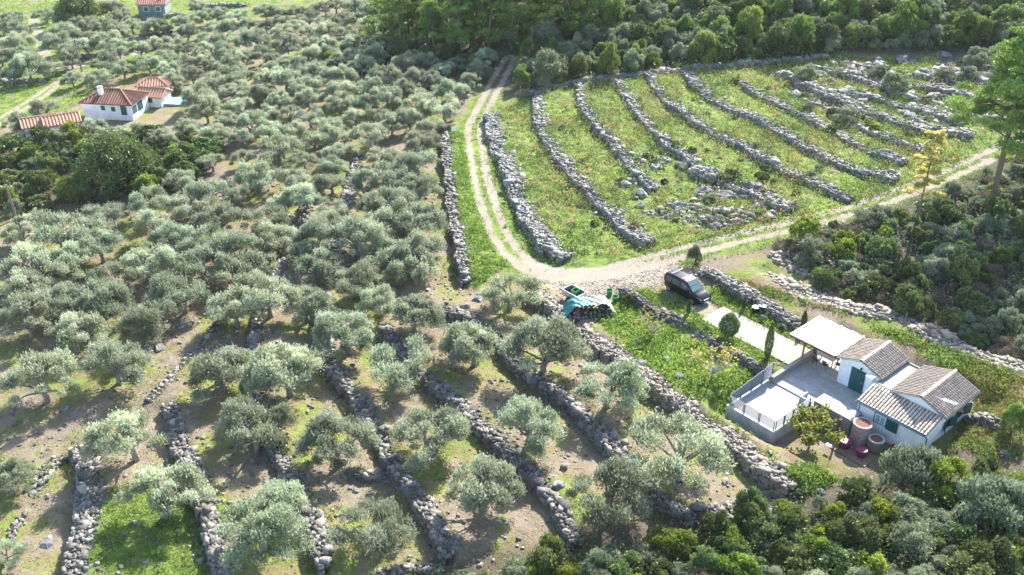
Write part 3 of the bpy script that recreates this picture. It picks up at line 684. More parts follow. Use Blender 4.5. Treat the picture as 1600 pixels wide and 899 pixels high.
for i, px, py, p, sc_, strip in info:
    l_ = lab.get(i)
    if not l_:
        if py < 130 and px < 320: l_ = 'grey-green olive tree on the far bright terraces around the road'
        elif py < 95: l_ = 'grey-green olive tree in the far grove '+('left of the tiny white hut' if px < 440 else 'between the tiny white hut and the pines')
        elif px < 330 and py < 235: l_ = 'grey-green olive tree growing around the far white house'
        elif py < 235: l_ = 'grey-green olive tree '+('right next to the upper dirt track' if px > 640 else 'in the dense grove below the yellow-brown bush' if px > 520 else 'in the dense grove below the tiny white hut' if px > 400 else 'in the dense grove right of the white house')
        else: l_ = 'grey-green olive tree '+('on the slope just below the dark left thicket' if py < 390 else 'on the slope above the bare soil at left')
    q = rng.uniform(.92,1.1)
    plant('olive', rng.integers(12), 'olive_tree', l_, 'olive tree', p-np.array([0,0,.05]), (sc_*rng.uniform(.9,1.12), sc_*rng.uniform(.9,1.12), sc_*q), rng.uniform(0,6.28), 'olive trees of the grove')

if extra:
    P_, D_, T_ = [], [], []; r = np.random.default_rng(17)
    for px, py, wpx in extra:
        p = place(px, py, 1.9); g = wpx*(p[1]*cp-(p[2]-CH)*sp)/F*.5/2.28; cs = []; rd = []
        for i in range(16):
            th = r.uniform(0,6.283); q = math.sqrt(r.uniform(0,1)); cs.append((p[0]+g*2.15*q*math.cos(th), p[1]+g*2.15*q*math.sin(th), p[2]+g*(1.15+1.9*math.sqrt(1-q*q*.95)*r.uniform(.5,1.1)))); rd.append(g*r.uniform(.45,.95))
        a_, b_, c_ = clump_leaves(r, np.array(cs), rd, 60, .8, .8, .2, .6, .42); P_.append(a_); D_.append(b_); T_.append(c_)
    tag(new_obj('distant_olive_canopy', leaves_mesh('distant_olive_canopy', np.concatenate(P_), np.concatenate(D_), .33, .13, np.concatenate(T_), r), 'olive_leaf'), 'remaining olive crowns of the dense far grove', 'olive canopy', None, 'stuff')
print('olives', len(olives), 'extra', len(extra))
# ------------------------------------------------------------------ shrubs and woodland
def in_px(px, py, poly): return poly_mask(np.array([px]), np.array([py]), poly)[0]
NAMES = {'dark': 'evergreen_shrub', 'bright': 'light_green_shrub', 'grey': 'grey_green_shrub', 'brown': 'dry_shrub'}
def scatter(poly_s, n, rpx, kinds, name, label, cat, group, seed, tall=(.8,1.2), gap=.75, avoid=(), areas=()):
    """fills a photo polygon with separate plants, each standing on the ground where it is seen"""
    r = random.Random(seed); pp = pxs(poly_s); xs_ = [p[0] for p in pp]; ys_ = [p[1] for p in pp]; got = []
    for _ in range(n*40):
        if len(got) >= n: break
        x = r.uniform(min(xs_), max(xs_)); y = r.uniform(min(ys_), max(ys_))
        if not in_px(x, y, pp): continue
        p = at_g(x, y); f = p[1]*cp-(p[2]-CH)*sp; rad = r.uniform(*rpx)
        if any((p[0]-g[0])**2+(p[1]-g[1])**2 < (gap*(rad+g[2]))**2 for g in got): continue
        if min(abs(pl_dist(p[0:1], p[1:2], TRW[k_][0])[0][0]) for k_ in ('main', 'cross')) < rad*.95+1.9: continue
        got.append((p[0], p[1], rad, x))
    for k, (x, y, rad, ppx) in enumerate(got):
        key = r.choices([q[0] for q in kinds], [q[1] for q in kinds])[0]; ll = dict((q[0], q[2]) for q in kinds)[key]
        where = next((t for lim, t in areas if ppx < lim), label)
        plant(key, r.randrange(4), NAMES.get(key, name) if name == 'shrub' else name, ll+' '+where, cat, (x, y, h1(x, y)-.1), (rad*r.uniform(.8,1.3), rad*r.uniform(.8,1.3), rad*r.uniform(*tall)), r.uniform(0,6.28), group)
    return len(got)
NB = scatter('560,945 640,925 760,908 870,886 1000,868 1110,838 1190,806 1260,800 1330,785 1400,765 1500,750 1620,745 1640,960 560,960', 150, (.6,1.6),
   [('dark',5,'dark glossy shrub'), ('bright',3,'yellow-green shrub'), ('grey',4,'grey-green shrub'), ('brown',1,'dry brown shrub')], 'shrub', 'in the thicket along the bottom edge', 'shrub', 'shrubs of the bottom thicket', 11, (.8,1.45), .46, areas=((820,'at the bottom edge below the middle terrace walls'),(1060,'at the bottom edge below the largest olive tree'),(1230,'at the bottom edge beside the dark upright bush'),(1400,'in the thicket straight below the clay vats'),(9999,'in the bottom-right corner below the cottage')))
NR = scatter('1215,390 1290,352 1380,335 1450,310 1540,262 1640,215 1640,560 1540,545 1480,520 1430,495 1380,478 1330,470 1270,440', 190, (.6,1.8),
   [('dark',5,'dark evergreen shrub'), ('grey',4,'grey-green shrub'), ('bright',1,'bright green shrub'), ('brown',2,'dry brown shrub')], 'shrub', 'on the wooded bank right of the cross track', 'shrub', 'shrubs of the right-hand bank', 12, (.7,1.35), .48, areas=((1350,'on the bank between the cross track and the pale stone bank'),(1470,'on the bank around the foot of the golden conifer'),(1560,'on the bank below the trunk of the big pine'),(9999,'on the bank against the right edge of the picture')))
NL = scatter('-30,260 60,225 130,215 320,225 335,262 300,295 215,310 150,318 60,335 -30,345', 62, (1.2,2.3),
   [('dark',5,'dark evergreen shrub'), ('bright',3,'yellowish-green shrub'), ('grey',1,'grey-green shrub')], 'shrub', 'in the thicket at the left edge', 'shrub', 'shrubs of the left thicket', 13, (.8,1.2), .6, areas=((90,'around the wooden pole at the left edge'),(240,'round the foot of the huge rounded tree at left'),(9999,'at the right end of the left thicket')))
NT = scatter('790,92 815,140 960,118 1065,105 1200,92 1330,78 1450,82 1640,70 1690,5 1500,5 1200,12 960,20 800,60', 296, (1.1,2.5),
   [('wood',5,'dark evergreen tree'), ('woodgrey',5,'grey-green scrub tree'), ('woodpine',3,'bright green young pine')], 'woodland_tree', 'in the hillside woodland at the top', 'tree', 'trees of the hillside woodland', 14, (.8,1.5), .46, areas=((830,'around the tall pines at the far track end'),(960,'on the hillside above the first field walls'),(1090,'on the hillside above the middle field walls'),(1230,'on the hillside above the long thick field wall'),(1370,'on the hillside above the rocky meadow'),(1500,'on the hillside above the pale wood-edge boulders'),(9999,'in the woodland at the top-right corner')))
NM = scatter('480,112 560,120 600,100 700,95 725,100 740,92 600,75 520,95', 22, (1.1,2.0),
   [('dark',3,'dark green bush'), ('bright',1,'light green bush')], 'shrub', 'between the grove and the far pines', 'shrub', 'bushes below the far pines', 15, (.8,1.1), .6)
scatter('830,200 960,190 1100,200 1300,260 1250,330 1000,375 900,380', 46, (.35,.75), [('dark',4,'low dark weed bush'), ('grey',3,'low pale weed bush'), ('bright',2,'low lime weed bush'), ('brown',3,'low russet weed bush')], 'meadow_bush', 'in the lower terraced meadow', 'bush', 'weed bushes of the meadow', 21, (.7,1.1), .9,
   areas=((900,'between the track-side wall and first field wall'),(1000,'left of the rocky outcrop in the meadow'),(1130,'around the rocky outcrop in the meadow'),(9999,'right of the rocky outcrop in the meadow')))
scatter('1120,130 1250,120 1450,110 1560,150 1480,220 1300,210', 40, (.4,.9), [('dark',4,'low dark weed bush'), ('grey',4,'low pale weed bush'), ('bright',1,'low lime weed bush'), ('brown',2,'low russet weed bush')], 'meadow_bush', 'in the rocky upper meadow', 'bush', 'weed bushes of the meadow', 22, (.7,1.1), .9,
   areas=((1280,'left of the pale feathery bush in the upper meadow'),(1400,'around the large drooping bush in the upper meadow'),(9999,'beside the big pine in the upper meadow')))
print('scatter', NB, NR, NL, NT, NM, 'olives', len(olives))
PINES = [(600,80,.9),(628,84,.95),(680,88,.9),(720,86,.95),(765,80,1.0),(612,62,.85),(640,66,1.0),(668,70,1.0),(700,72,1.05),(735,74,1.1),(752,68,1.1),(785,60,1.1),(810,66,1.2),(835,62,1.2),(860,64,1.15),(888,62,1.2),(915,58,1.1),(940,54,1.05),(655,46,1.0),(690,44,1.0),(722,42,1.0),(760,40,1.0),(800,38,1.1),(850,36,1.1),(900,34,1.1)]
for k, (px, py, s) in enumerate(PINES):
    p = place(px, py)
    plant('pine', k, 'pine_tree', 'tall pine in the '+('left' if px < 690 else 'middle' if px < 805 else 'right')+' part of the stand above the dirt track', 'pine tree', p, s*1.12, k*1.9, 'pines of the far stand')
# the wood farther up reads as one mass
def far_wood(poly_s, n, seed):
    r = np.random.default_rng(seed); W_ = zone(poly_s); w_ = np.array(W_); lo, hi = w_.min(0), w_.max(0); X = r.uniform(lo[0],hi[0],n*6); Y = r.uniform(lo[1],hi[1],n*6); ok = poly_mask(X, Y, W_); X, Y = X[ok][:n], Y[ok][:n]; Z = H(X, Y)
    for kind_, (m_, frac) in enumerate((('maquis_dark',.4), ('maquis_grey',.32), ('pine_needle',.28))):
        sel = np.nonzero((np.arange(len(X))*.618 % 1 >= (0,.4,.72)[kind_]) & (np.arange(len(X))*.618 % 1 < (.4,.72,1.)[kind_]))[0]; cs = []; rd = []; ct = []
        for i in sel:
            g = r.uniform(1.1,2.4)
            for q in range(7):
                th = r.uniform(0,6.28); e = math.sqrt(r.uniform(0,1)); cs.append((X[i]+g*.7*e*math.cos(th), Y[i]+g*.7*e*math.sin(th), Z[i]+g*(.4+1.0*math.sqrt(1-e*e)))); rd.append(g*r.uniform(.3,.5))
        P, D, T = clump_leaves(r, np.array(cs), rd, 28, 1., .4, .4, .5, .4)
        tag(new_obj('distant_woodland', leaves_mesh('distant_woodland', P, D, .44, .24, T, r), m_), ('dark','grey-green','light green')[kind_]+' mass of far woodland along the top edge', 'woodland', None, 'stuff')
far_wood('560,80 700,75 800,62 960,22 1200,14 1500,7 1720,5 1800,-90 1000,-110 560,-90', 560, 44)
# rounded evergreen trees that stand out
def big_round(px, py, rad, label, key='dark', tall=1.1):
    p = place(px, py, rad*.5); plant(key, 1, 'evergreen_tree', label, 'tree', p-np.array([0,0,.1]), (rad, rad, rad*tall), 1.0, 'large evergreen trees')
big_round(182,258,5.2,'huge rounded green tree rising from the thicket at left','bigtree',.95)
big_round(122,22,5.0,'dark rounded tree left of the far grey-green house','bigtree',1.0)
big_round(1425,745,2.5,'leafy bush with pale green shoots against the cottage front wall','grey',1.35)
big_round(1550,790,2.6,'dark olive-green rounded bush right of the bush at the cottage','grey',1.1)
big_round(1172,800,1.2,'dark upright bush beside the white sack','dark',1.8)
big_round(1582,668,1.1,'small feathery conifer at the right edge beyond the cottage','woodpine',1.5)

# ------------------------------------------------------------------ cottage (house frame: x = a, y = -b)
def hloc(a, b, z): q = hw(a, b); return (q[0], q[1], z)
class HB(MB):
    """boxes given in the house frame"""
    def b(s, a0, a1, b0, b1, z0, z1, t=0.): return s.box((a0,-b1,z0), (a1,-b0,z1), None, t)
    def gable(s, a0, a1, b0, b1, z0, ze, bp, zp):
        vs = []
        for a in (a0, a1): vs += [(a,-b0,z0), (a,-b1,z0), (a,-b1,ze), (a,-bp,zp), (a,-b0,ze)]
        return s.raw(vs, [(0,1,2,3,4)[::-1], (5,6,7,8,9), (0,1,6,5), (1,2,7,6), (2,3,8,7), (3,4,9,8), (4,0,5,9)])
def hthing(name, label, cat, a, b, z, group=None):
    o = thing(name, label, cat, hloc(a, b, z), HA, group); o['off'] = 0; del o['off']; return o, (a, -b, z)
cot, CO = hthing('cottage', 'small white cottage with three pale tiled roofs and dark green shutters', 'house', 1, 4.5, -1.1)
def cpart(mb, name, m, parent=None, **k): return mb.build(name, m, parent or cot, CO if parent is None or parent is cot else (0,0,0), **k)
cpart(HB().gable(.1,4.1,0,3.5,-.4,2.22,1.78,2.9), 'wall', 'white_render')
cpart(HB().gable(-.68,4.3,5.2,9.3,-1.6,2.2,7.4,2.88), 'wall', 'white_render')
mb = HB(); mb.hexa([(-2.65,-9.28,-1.8),(-.66,-9.28,-1.8),(-.66,-3.55,-1.8),(-2.65,-3.55,-1.8)], [(-2.65,-9.28,1.46),(-.66,-9.28,2.08),(-.66,-3.55,2.08),(-2.65,-3.55,1.46)]); cpart(mb, 'wall', 'white_render')
cpart(HB().b(-.3,4.0,3.45,5.25,-.4,1.9), 'wall', 'white_render')
fr_ = cpart(HB().b(-.35,4.05,3.52,5.18,1.903,1.98), 'flat_roof', 'white_deck')
cpart(HB().b(-.38,-.28,3.5,5.2,1.985,2.06).b(4.0,4.1,3.5,5.2,1.9,2.1), 'roof_edge', 'concrete')
# tiles
def tile_mesh(L=.36, r0=.118, r1=.098, seg=5, m='roof_tile_pale', th=.012):
    vs = []; 
    for x, r in ((0, r0), (L, r1)):
        for k in range(seg+1): a = math.pi*k/seg; vs.append((x, r*math.cos(a), r*math.sin(a)*.8))
    n = seg+1; fs = [(k, k+1, n+k+1, n+k) for k in range(seg)]
    for x, r in ((0, r0-th), (L, r1-th)):
        for k in range(seg+1): a = math.pi*k/seg; vs.append((x, r*math.cos(a), r*math.sin(a)*.8-.004))
    fs += [(k+1, k, 2*n+k, 2*n+k+1) for k in range(seg)]
    me = bpy.data.meshes.new('tile'); me.from_pydata(vs, [], fs); me.update(); me.materials.append(MATS[m])
    return me
TILE = tile_mesh(.36, .11, .092); TV = np.array([v.co[:] for v in TILE.vertices]); TF = np.array([p.vertices[:] for p in TILE.polygons])
def slope(name, P0, e, s, wid, leng, single=False, col=.262, row=.30, mm='roof_tile'):
    """tiled roof slope: P0 eave corner, e along the eave, s up the slope (unit vectors, house frame)"""
    P0, e, s = Vector(P0), Vector(e).normalized(), Vector(s).normalized(); nrm = e.cross(s)
    if nrm.z < 0: nrm = -nrm
    sheet = MB(); A = P0-s*.06; c4 = [A, A+e*wid, A+e*wid+s*(leng+.06), A+s*(leng+.06)]
    sheet.hexa([q-nrm*.05 for q in c4], [q+nrm*.03 for q in c4]); base = cpart(sheet, 'roof', 'roof_under')
    nc = int(round(wid/col)); nr = int(round(leng/row)); dc = wid/nc; dr = leng/nr
    M = Matrix((s, nrm.cross(s), nrm)).transposed()
    V_ = []; F_ = []; T_ = []
    for i in range(nc):
        for j in range(nr):
            p = P0+e*(dc*(i+.5)+random.uniform(-.012,.012))+s*(dr*j-.07)+nrm*(.042+random.uniform(0,.012))
            R_ = M @ Matrix.Rotation(random.uniform(-.03,.03), 3, 'Z') @ Matrix.Rotation(.045, 3, 'Y')
            if single:
                o = bpy.data.objects.new('tile', TILE); C.objects.link(o); o.parent = base
                o.matrix_local = Matrix.Translation(p-Vector(CO)) @ R_.to_4x4()
            else:
                k = len(V_)*len(TV); V_.append(TV @ np.array(R_).T + np.array(p)); F_.append(TF+k); T_.append(np.full(len(TV), random.random()**2*.8))
    if not single:
        me = mesh_poly('tiles', np.concatenate(V_)-np.array(CO), np.concatenate(F_), np.concatenate(T_)); o = new_obj('tiles', me, mm, base); tag(o, kind='stuff')
    return base
def ridge(a0, a1, b, z, n):
    for i in range(n):
        o = bpy.data.objects.new('ridge_tile', RT); C.objects.link(o); o.parent = cot
        o.location = Vector((a0+(a1-a0)*i/n, -b, z))-Vector(CO); o.rotation_euler = (0, -.03, random.uniform(-.03,.03))
RT = tile_mesh(.44, .17, .14, 6, 'roof_tile_pale')
def up(a0, z0, a1, z1): return (a1-a0, z1-z0)
def gable_roof(a0, a1, b0, bp, b1, ze, zp):
    dl = math.hypot(bp-b0, zp-ze); dr_ = math.hypot(b1-bp, zp-ze)
    slope('left', (a0,-b0,ze), (1,0,0), (0,-(bp-b0),zp-ze), a1-a0, dl)
    slope('right', (a0,-b1,ze), (1,0,0), (0,(b1-bp),zp-ze), a1-a0, dr_)
    ridge(a0-.02, a1+.02, bp, zp+.03, int((a1-a0)/.36))
    for sgn, bb in ((1, b0), (-1, b1)):   # pale verge board along the gable
        for aa in (a0-.02, a1+.02): cpart(MB().tube([(aa,-bb,ze+.0), (aa,-bp,zp+.0)], .045, 5), 'verge', 'pale_concrete')
gable_roof(.02, 4.3, -.38, 1.78, 3.72, 2.22, 2.97)
gable_roof(-.78, 4.48, 5.0, 7.4, 9.55, 2.18, 2.96)
slope('front', (-2.84,-9.32,1.5), (0,1,0), (2.13,0,.62), 5.85, 2.2, single=True, col=.27, row=.31)
# door with frame, leaf, planks, handle
dr = cpart(HB().b(.02,.13,1.08,2.34,0,2.1), 'door', 'green_paint')
for k in range(4): cpart(HB().b(-.015,.016,1.20+.265*k,1.20+.265*k+.25,.05,1.98), 'door_plank', 'green_paint')
cpart(HB().b(-.07,-.02,2.16,2.22,.95,1.12), 'door_handle', 'grey_metal')
cpart(MB().lathe([(.03,.0),(.09,.03),(.10,.12),(.05,.18)], 10, (-.06,-1.95,2.25)).box((-.06,-1.97,2.28), (.1,-1.93,2.32)), 'wall_lamp', 'black_plastic')
# chimney and its cap
ch = cpart(HB().b(-.55,-.15,2.75,3.2,-.2,2.25), 'chimney', 'white_render'); cpart(HB().b(-.62,-.08,2.68,3.27,2.26,2.36), 'chimney_cap', 'white_render'); cpart(HB().b(-.40,-.3,3.20,3.212,2.05,2.2), 'flue_opening', 'black_plastic')
# front window with sliding shutter
wf = cpart(HB().b(-2.70,-2.64,5.02,6.12,.27,1.22), 'window', 'green_paint'); cpart(HB().b(-2.72,-2.69,5.12,6.02,.36,1.13), 'window_frame', 'white_plastic')
for b0, b1 in ((5.2,5.54),(5.6,5.94)): cpart(HB().b(-2.735,-2.715,b0,b1,.43,1.06), 'pane', 'pale_glass')
cpart(HB().b(-2.78,-2.70,6.12,7.05,.2,1.18), 'shutter', 'green_paint'); 
for k in range(9): cpart(HB().b(-2.80,-2.775,6.2,6.97,.28+k*.095,.335+k*.095), 'slat', 'green_paint')
# right-hand windows with open shutters
for a0, a1, z0, z1 in ((2.05,3.25,.45,1.5), (.25,.95,.45,1.35)):
    cpart(HB().b(a0,a1,9.26,9.33,z0,z1), 'window', 'green_paint'); cpart(HB().b(a0+.08,a1-.08,9.32,9.345,z0+.08,z1-.08), 'pane', 'dark_glass')
    for s_, x in ((-1, a0), (1, a1)):
        M_ = Matrix.Translation((x,-9.33,z0)) @ Matrix.Rotation(s_*-.5 if s_ > 0 else math.pi+.5, 4, 'Z')
        m_ = MB().box((0,-.04,0), (.55,0,z1-z0), M_); cpart(m_, 'shutter', 'green_paint')
# gutters and pipes
cpart(MB().tube([(-2.93,-3.4,1.44),(-2.93,-9.4,1.40)], .07, 8), 'gutter', 'gutter')
cpart(MB().tube([(-2.93,-3.46,1.42),(-2.74,-3.7,1.2),(-2.73,-3.7,-.3),(-2.95,-3.6,-.55),(-3.6,-3.5,-.75)], .05, 7), 'downpipe', 'gutter')
cpart(MB().tube([(-2.9,-9.34,1.40),(-2.72,-9.37,1.1),(-2.72,-9.37,-1.4)], .05, 7), 'downpipe', 'dark_metal')
cpart(MB().tube([(-.8,-9.62,2.12),(4.5,-9.62,2.12)], .06, 7), 'gutter', 'pale_concrete')
an = cpart(MB().tube([(.0,-8.9,2.35),(.0,-8.9,3.2)], .025, 6).tube([(-.1,-8.15,3.15),(.2,-9.75,3.15)], .02, 5), 'antenna', 'white_plastic')
for k in range(9):
    f = .35+k*.075; cpart(MB().tube([(-.1+.3*f-.22,-8.15-1.6*f,3.17),(-.1+.3*f+.22,-8.15-1.6*f-.08,3.17)], .012, 4), 'antenna_rod', 'white_plastic')
# ------------------------------------------------------------------ terrace, railing, counter
ter, TO = hthing('terrace', 'concrete terrace in front of the cottage with a bright white lower deck', 'terrace', -5, -1.5, -1.4); ter['kind'] = 'thing'
def tpart(mb, name, m, **k): return mb.build(name, m, ter, TO, **k)
tpart(HB().b(-4.0,4.2,-3.35,3.5,-1.4,0).b(-3.95,-2.68,3.5,3.6,-1.4,-.005), 'floor', 'concrete')
for k in range(4): tpart(HB().b(-3.99+k*1.02,-3.99+k*1.02+.012,-3.3,0,.001,.004), 'joint', 'wall_core')
tpart(HB().b(-9.18,-4.0,-3.72,.42,-1.9,-.09), 'deck', 'white_deck')
tpart(HB().b(-9.42,-9.18,-3.95,.66,-2.4,.0), 'retaining_wall', 'wall_concrete'); tpart(HB().b(-9.18,-4.003,-3.95,-3.72,-2.4,.0), 'retaining_wall', 'wall_concrete'); tpart(HB().b(-9.18,-4.5,.42,.66,-2.4,.0), 'retaining_wall', 'wall_concrete')
tpart(HB().b(-4.1,2.3,-3.62,-3.353,-1.2,.5), 'parapet', 'pale_concrete'); tpart(HB().b(-4.12,2.34,-3.66,-3.31,.502,.56), 'coping', 'pale_concrete')
tpart(HB().b(-4.6,-3.6,-.45,-.3,-.09,.5).b(-4.6,-4.45,-.3,.6,-.09,.5), 'low_wall', 'white_deck'); tpart(HB().b(-4.45,-4.05,-.28,.62,-.09,-.02), 'step', 'clay')
cnt, KO = hthing('kitchen_counter', 'long white outdoor counter with a sink at the terrace edge', 'counter', -3.6, 2.3, -1.1)
HB().b(-4.24,-2.85,.66,4.05,-1.6,.44).build('base', 'pale_concrete', cnt, KO); HB().b(-4.28,-2.8,.62,4.08,.443,.53).build('worktop', 'white_deck', cnt, KO, bevel=.015)
sk = HB().b(-3.45,-3.05,1.35,1.9,.532,.545).build('sink', 'grey_metal', cnt, KO); HB().b(-3.40,-3.1,1.42,1.83,.546,.552).build('basin', 'dark_metal', sk)
MB().tube([(-3.5,-1.62,.53),(-3.5,-1.62,.85),(-3.3,-1.62,.88),(-3.28,-1.62,.8)], .018, 6).build('tap', 'grey_metal', cnt, KO)
HB().b(-4.32,-4.25,.62,4.02,-.35,-.29).b(-4.32,-4.25,.62,4.02,.0,.05).build('trim', 'grey_metal', cnt, KO)
rail, RO = hthing('slat_railing', 'white metal slat railing around the lower deck of the terrace', 'railing', -9.3, -1.6, 0)
def rail_run(p, q, n_pan, h=.92, ns=7, z0=.02, h1_=None):
    (a0,b0), (a1,b1) = p, q
    for k in range(n_pan):
        f0, f1 = k/n_pan+.012, (k+1)/n_pan-.012
        A = Vector((a0+(a1-a0)*f0, -(b0+(b1-b0)*f0), 0)); B = Vector((a0+(a1-a0)*f1, -(b0+(b1-b0)*f1), 0)); d = (B-A).normalized(); n_ = Vector((-d.y, d.x, 0))*.014
        hA = h+((h1_ or h)-h)*f0; hB = h+((h1_ or h)-h)*f1
        for P_, hh in ((A, hA), (B, hB)):
            MB().box((P_.x-.03,P_.y-.03,z0), (P_.x+.03,P_.y+.03,z0+hh)).build('post', 'fence_shaded_white', rail, RO)
        for i in range(ns):
            A2 = A+d*.032; B2 = B-d*.032; A2.z = z0+.1+i*(hA-.14)/(ns-1); B2.z = z0+.1+i*(hB-.14)/(ns-1); u_ = Vector((0,0,.08))
            MB().hexa([A2-n_, B2-n_, B2+n_, A2+n_], [A2-n_+u_, B2-n_+u_, B2+n_+u_, A2+n_+u_]).build('slat', 'fence_shaded_white', rail, RO)
rail_run((-9.3,-3.84), (-9.3,.54), 3); rail_run((-9.2,.54), (-4.55,.54), 4); rail_run((-9.2,-3.84), (-3.55,-3.84), 4, .95, 13, .02, 1.55)
# ------------------------------------------------------------------ concrete parking slab
pad = thing('parking_slab', 'pale concrete parking slab beside the garden wall', 'slab', hloc(.75,-8.8,-.1), HA); pad['kind'] = 'structure'
for k in range(3):
    b0 = -13.65+k*3.22; HB().b(-.92,2.4,b0,b0+3.2,-.35,.03).build('panel', 'pale_concrete', pad, (.75,8.8,-.1))
# ------------------------------------------------------------------ pergola
per, PO = hthing('pergola', 'flat pergola with white sheet roofing on wooden posts beside the cottage', 'pergola', 2.1, -2.6, 0)
def ppart(mb, name, m): return mb.build(name, m, per, PO)
for a, b in ((.15,-3.5),(2.1,-3.5),(4.0,-4.3)): ppart(HB().b(a-.06,a+.06,b-.06,b+.06,.5 if a < 3 else -.2,2.1), 'post', 'wood')
ppart(HB().b(.0,.12,-4.8,-.1,2.08,2.24), 'beam', 'dark_wood'); ppart(HB().b(4.05,4.17,-4.8,-.5,2.12,2.28), 'beam', 'dark_wood'); ppart(HB().b(.12,4.05,-3.56,-3.44,2.08,2.2), 'beam', 'wood')
for k in range(6): ppart(HB().b(-.05,4.25,-4.7+k*.8,-4.62+k*.8,2.245,2.33), 'rafter', 'wood')
for k in range(4):
    b0 = -4.82+k*1.08; mb = MB(); n_ = 14
    vs = []; 
    for i in range(n_+1):
        for j in range(7):
            z = 2.36+.03*math.sin(i*.8+k*2)*math.sin(j*.9+k)+.012*math.cos(i*2.1+j)+(.008*k if j == 0 else 0)+.004*k; vs.append((-.12+4.45*i/n_, -(b0+1.09*j/6), z))
    mb.raw(vs, [(i*7+j, i*7+j+1, (i+1)*7+j+1, (i+1)*7+j) for i in range(n_) for j in range(6)])
    ppart(mb, 'roof_sheet', 'canvas')
for k in range(5): ppart(HB().b(-.1,4.3,-4.84+k*1.08,-4.80+k*1.08,2.41,2.425), 'batten', 'grey_metal')
ppart(HB().b(-.2,-.13,-4.85,-.45,2.22,2.38), 'fascia', 'dark_wood')
# ------------------------------------------------------------------ dining table and chairs under the pergola
tb, BO = hthing('dining_table', 'pale rectangular dining table under the pergola', 'table', 1.8, -2.1, 0)
HB().b(1.3,2.3,-2.95,-1.25,.72,.77).build('tabletop', 'table_top', tb, BO, bevel=.01)
for a in (1.4,2.2):
    for b in (-2.85,-1.35): HB().b(a-.03,a+.03,b-.03,b+.03,0,.718).build('leg', 'dark_wood', tb, BO)
def chair(a, b, rz, label):
    o = thing('garden_chair', label, 'chair', hloc(a, b, .002), HA+rz, 'chairs at the terrace table')
    MB().box((-.22,-.22,.42), (.22,.22,.46)).build('seat', 'dark_wood', o, bevel=.01)
    for k in range(4): MB().box((-.2,.19+.02*k,.55+.1*k), (.2,.215+.02*k,.62+.1*k)).build('backrest_slat', 'dark_wood', o)
    for x in (-.2,.2):
        MB().tube([(x,-.2,0),(x,-.2,.62)], .018, 5).build('leg', 'dark_metal', o); MB().tube([(x,.17,0),(x,.2,.45),(x,.28,.95)], .018, 5).build('leg', 'dark_metal', o)
        MB().tube([(x,-.22,.62),(x,.2,.62)], .02, 5).build('armrest', 'dark_metal', o)
chair(.85,-2.55,math.pi/2,'wooden garden chair at the parapet end of the terrace table'); chair(.85,-1.65,math.pi/2,'wooden garden chair at the table nearest the cottage wall')
chair(1.8,-3.15,math.pi*0,'wooden garden chair between the terrace table and the parapet'); chair(1.75,-.95,math.pi,'wooden garden chair between the terrace table and the cottage')
# ------------------------------------------------------------------ vats on the platform in front of the cottage
pl, LO = hthing('stone_platform', 'low paved platform carrying the clay vats before the cottage', 'platform', -5, 5.6, -1.12); 
HB().b(-6.5,-2.75,3.9,6.9,-1.5,-1.02).build('paving', 'paving', pl, LO); pl['kind'] = 'thing'
def vat(a, b, prof, m, inner, label, lip=None, z0=-1.015):
    o = thing('clay_vat', label, 'vat', hloc(a, b, z0), 0, 'vats before the cottage')
    MB().lathe(prof, 24).build('body', m, o, smooth=False); r, z = prof[-1]
    MB().lathe([(r-.14,z+.001),(r-.15,z+.004)], 24).build('opening', inner, o)
    MB().lathe([(r-.02,z-.05),(r+.03,z-.04),(r+.03,z+.02),(r-.02,z+.03),(r-.13,z+.026),(r-.14,z-.02)], 24).build('rim', lip or m, o)
vat(-4.15,4.95,[(.72,0),(.74,.2),(.73,1.6),(.72,1.78)],'clay','clay_inside','tall pale clay vat, the biggest before the cottage front wall')
vat(-4.2,6.3,[(.56,0),(.62,.2),(.63,1.0),(.60,1.1)],'grey_clay','clay_inside','grey-brown open vat right of the tall pale vat','pale_bark')
def tub(a, b, r, h, label):
    o = thing('plastic_tub', label, 'tub', hloc(a, b, -1.01), 0, 'purple tubs before the cottage')
    MB().lathe([(r*.86,0),(r,h-.04),(r,h)], 22).build('body', 'purple_plastic', o)
    l_ = MB().lathe([(r+.03,h-.06),(r+.04,h+.02),(r*.9,h+.05),(r*.3,h+.055)], 22).build('lid', 'purple_plastic', o)
    MB().lathe([(r*.62,h+.05),(r*.62,h+.075),(r*.55,h+.075),(r*.5,h+.05)], 22).build('lid_ring', 'purple_plastic', l_)
tub(-5.55,4.55,.5,.62,'wide purple lidded tub left of the smaller purple tub'); tub(-5.55,6.0,.42,.6,'smaller purple lidded tub below the grey-brown vat')
o = thing('red_crate', 'small red crate against the cottage wall right of the vats', 'crate', hloc(-3.05,7.4,-1.05), HA)
MB().box((-.2,-.35,0), (.2,.35,.06)).build('base', 'red_plastic', o)
for s_ in (-1,1):
    MB().box((-.2,.33*s_-.02,.06), (.2,.33*s_+.02,.4)).build('side', 'red_plastic', o); MB().box((.18*s_-.02,-.31,.06), (.18*s_+.02,.31,.4)).build('side', 'red_plastic', o)
o = thing('flue_post', 'rusty brown flue post standing between the fig tree and the vats', 'post', hloc(-5.15,3.62,-1.1), 0)
MB().tube([(0,0,-.2),(.0,0,1.9)], .09, 10).build('pipe', 'rust', o); MB().tube([(0,0,1.9),(0,0,2.75)], .02, 6).build('rod', 'white_plastic', o); MB().lathe([(.12,1.86),(.12,1.93),(.05,1.95)], 10).build('collar', 'rust', o)

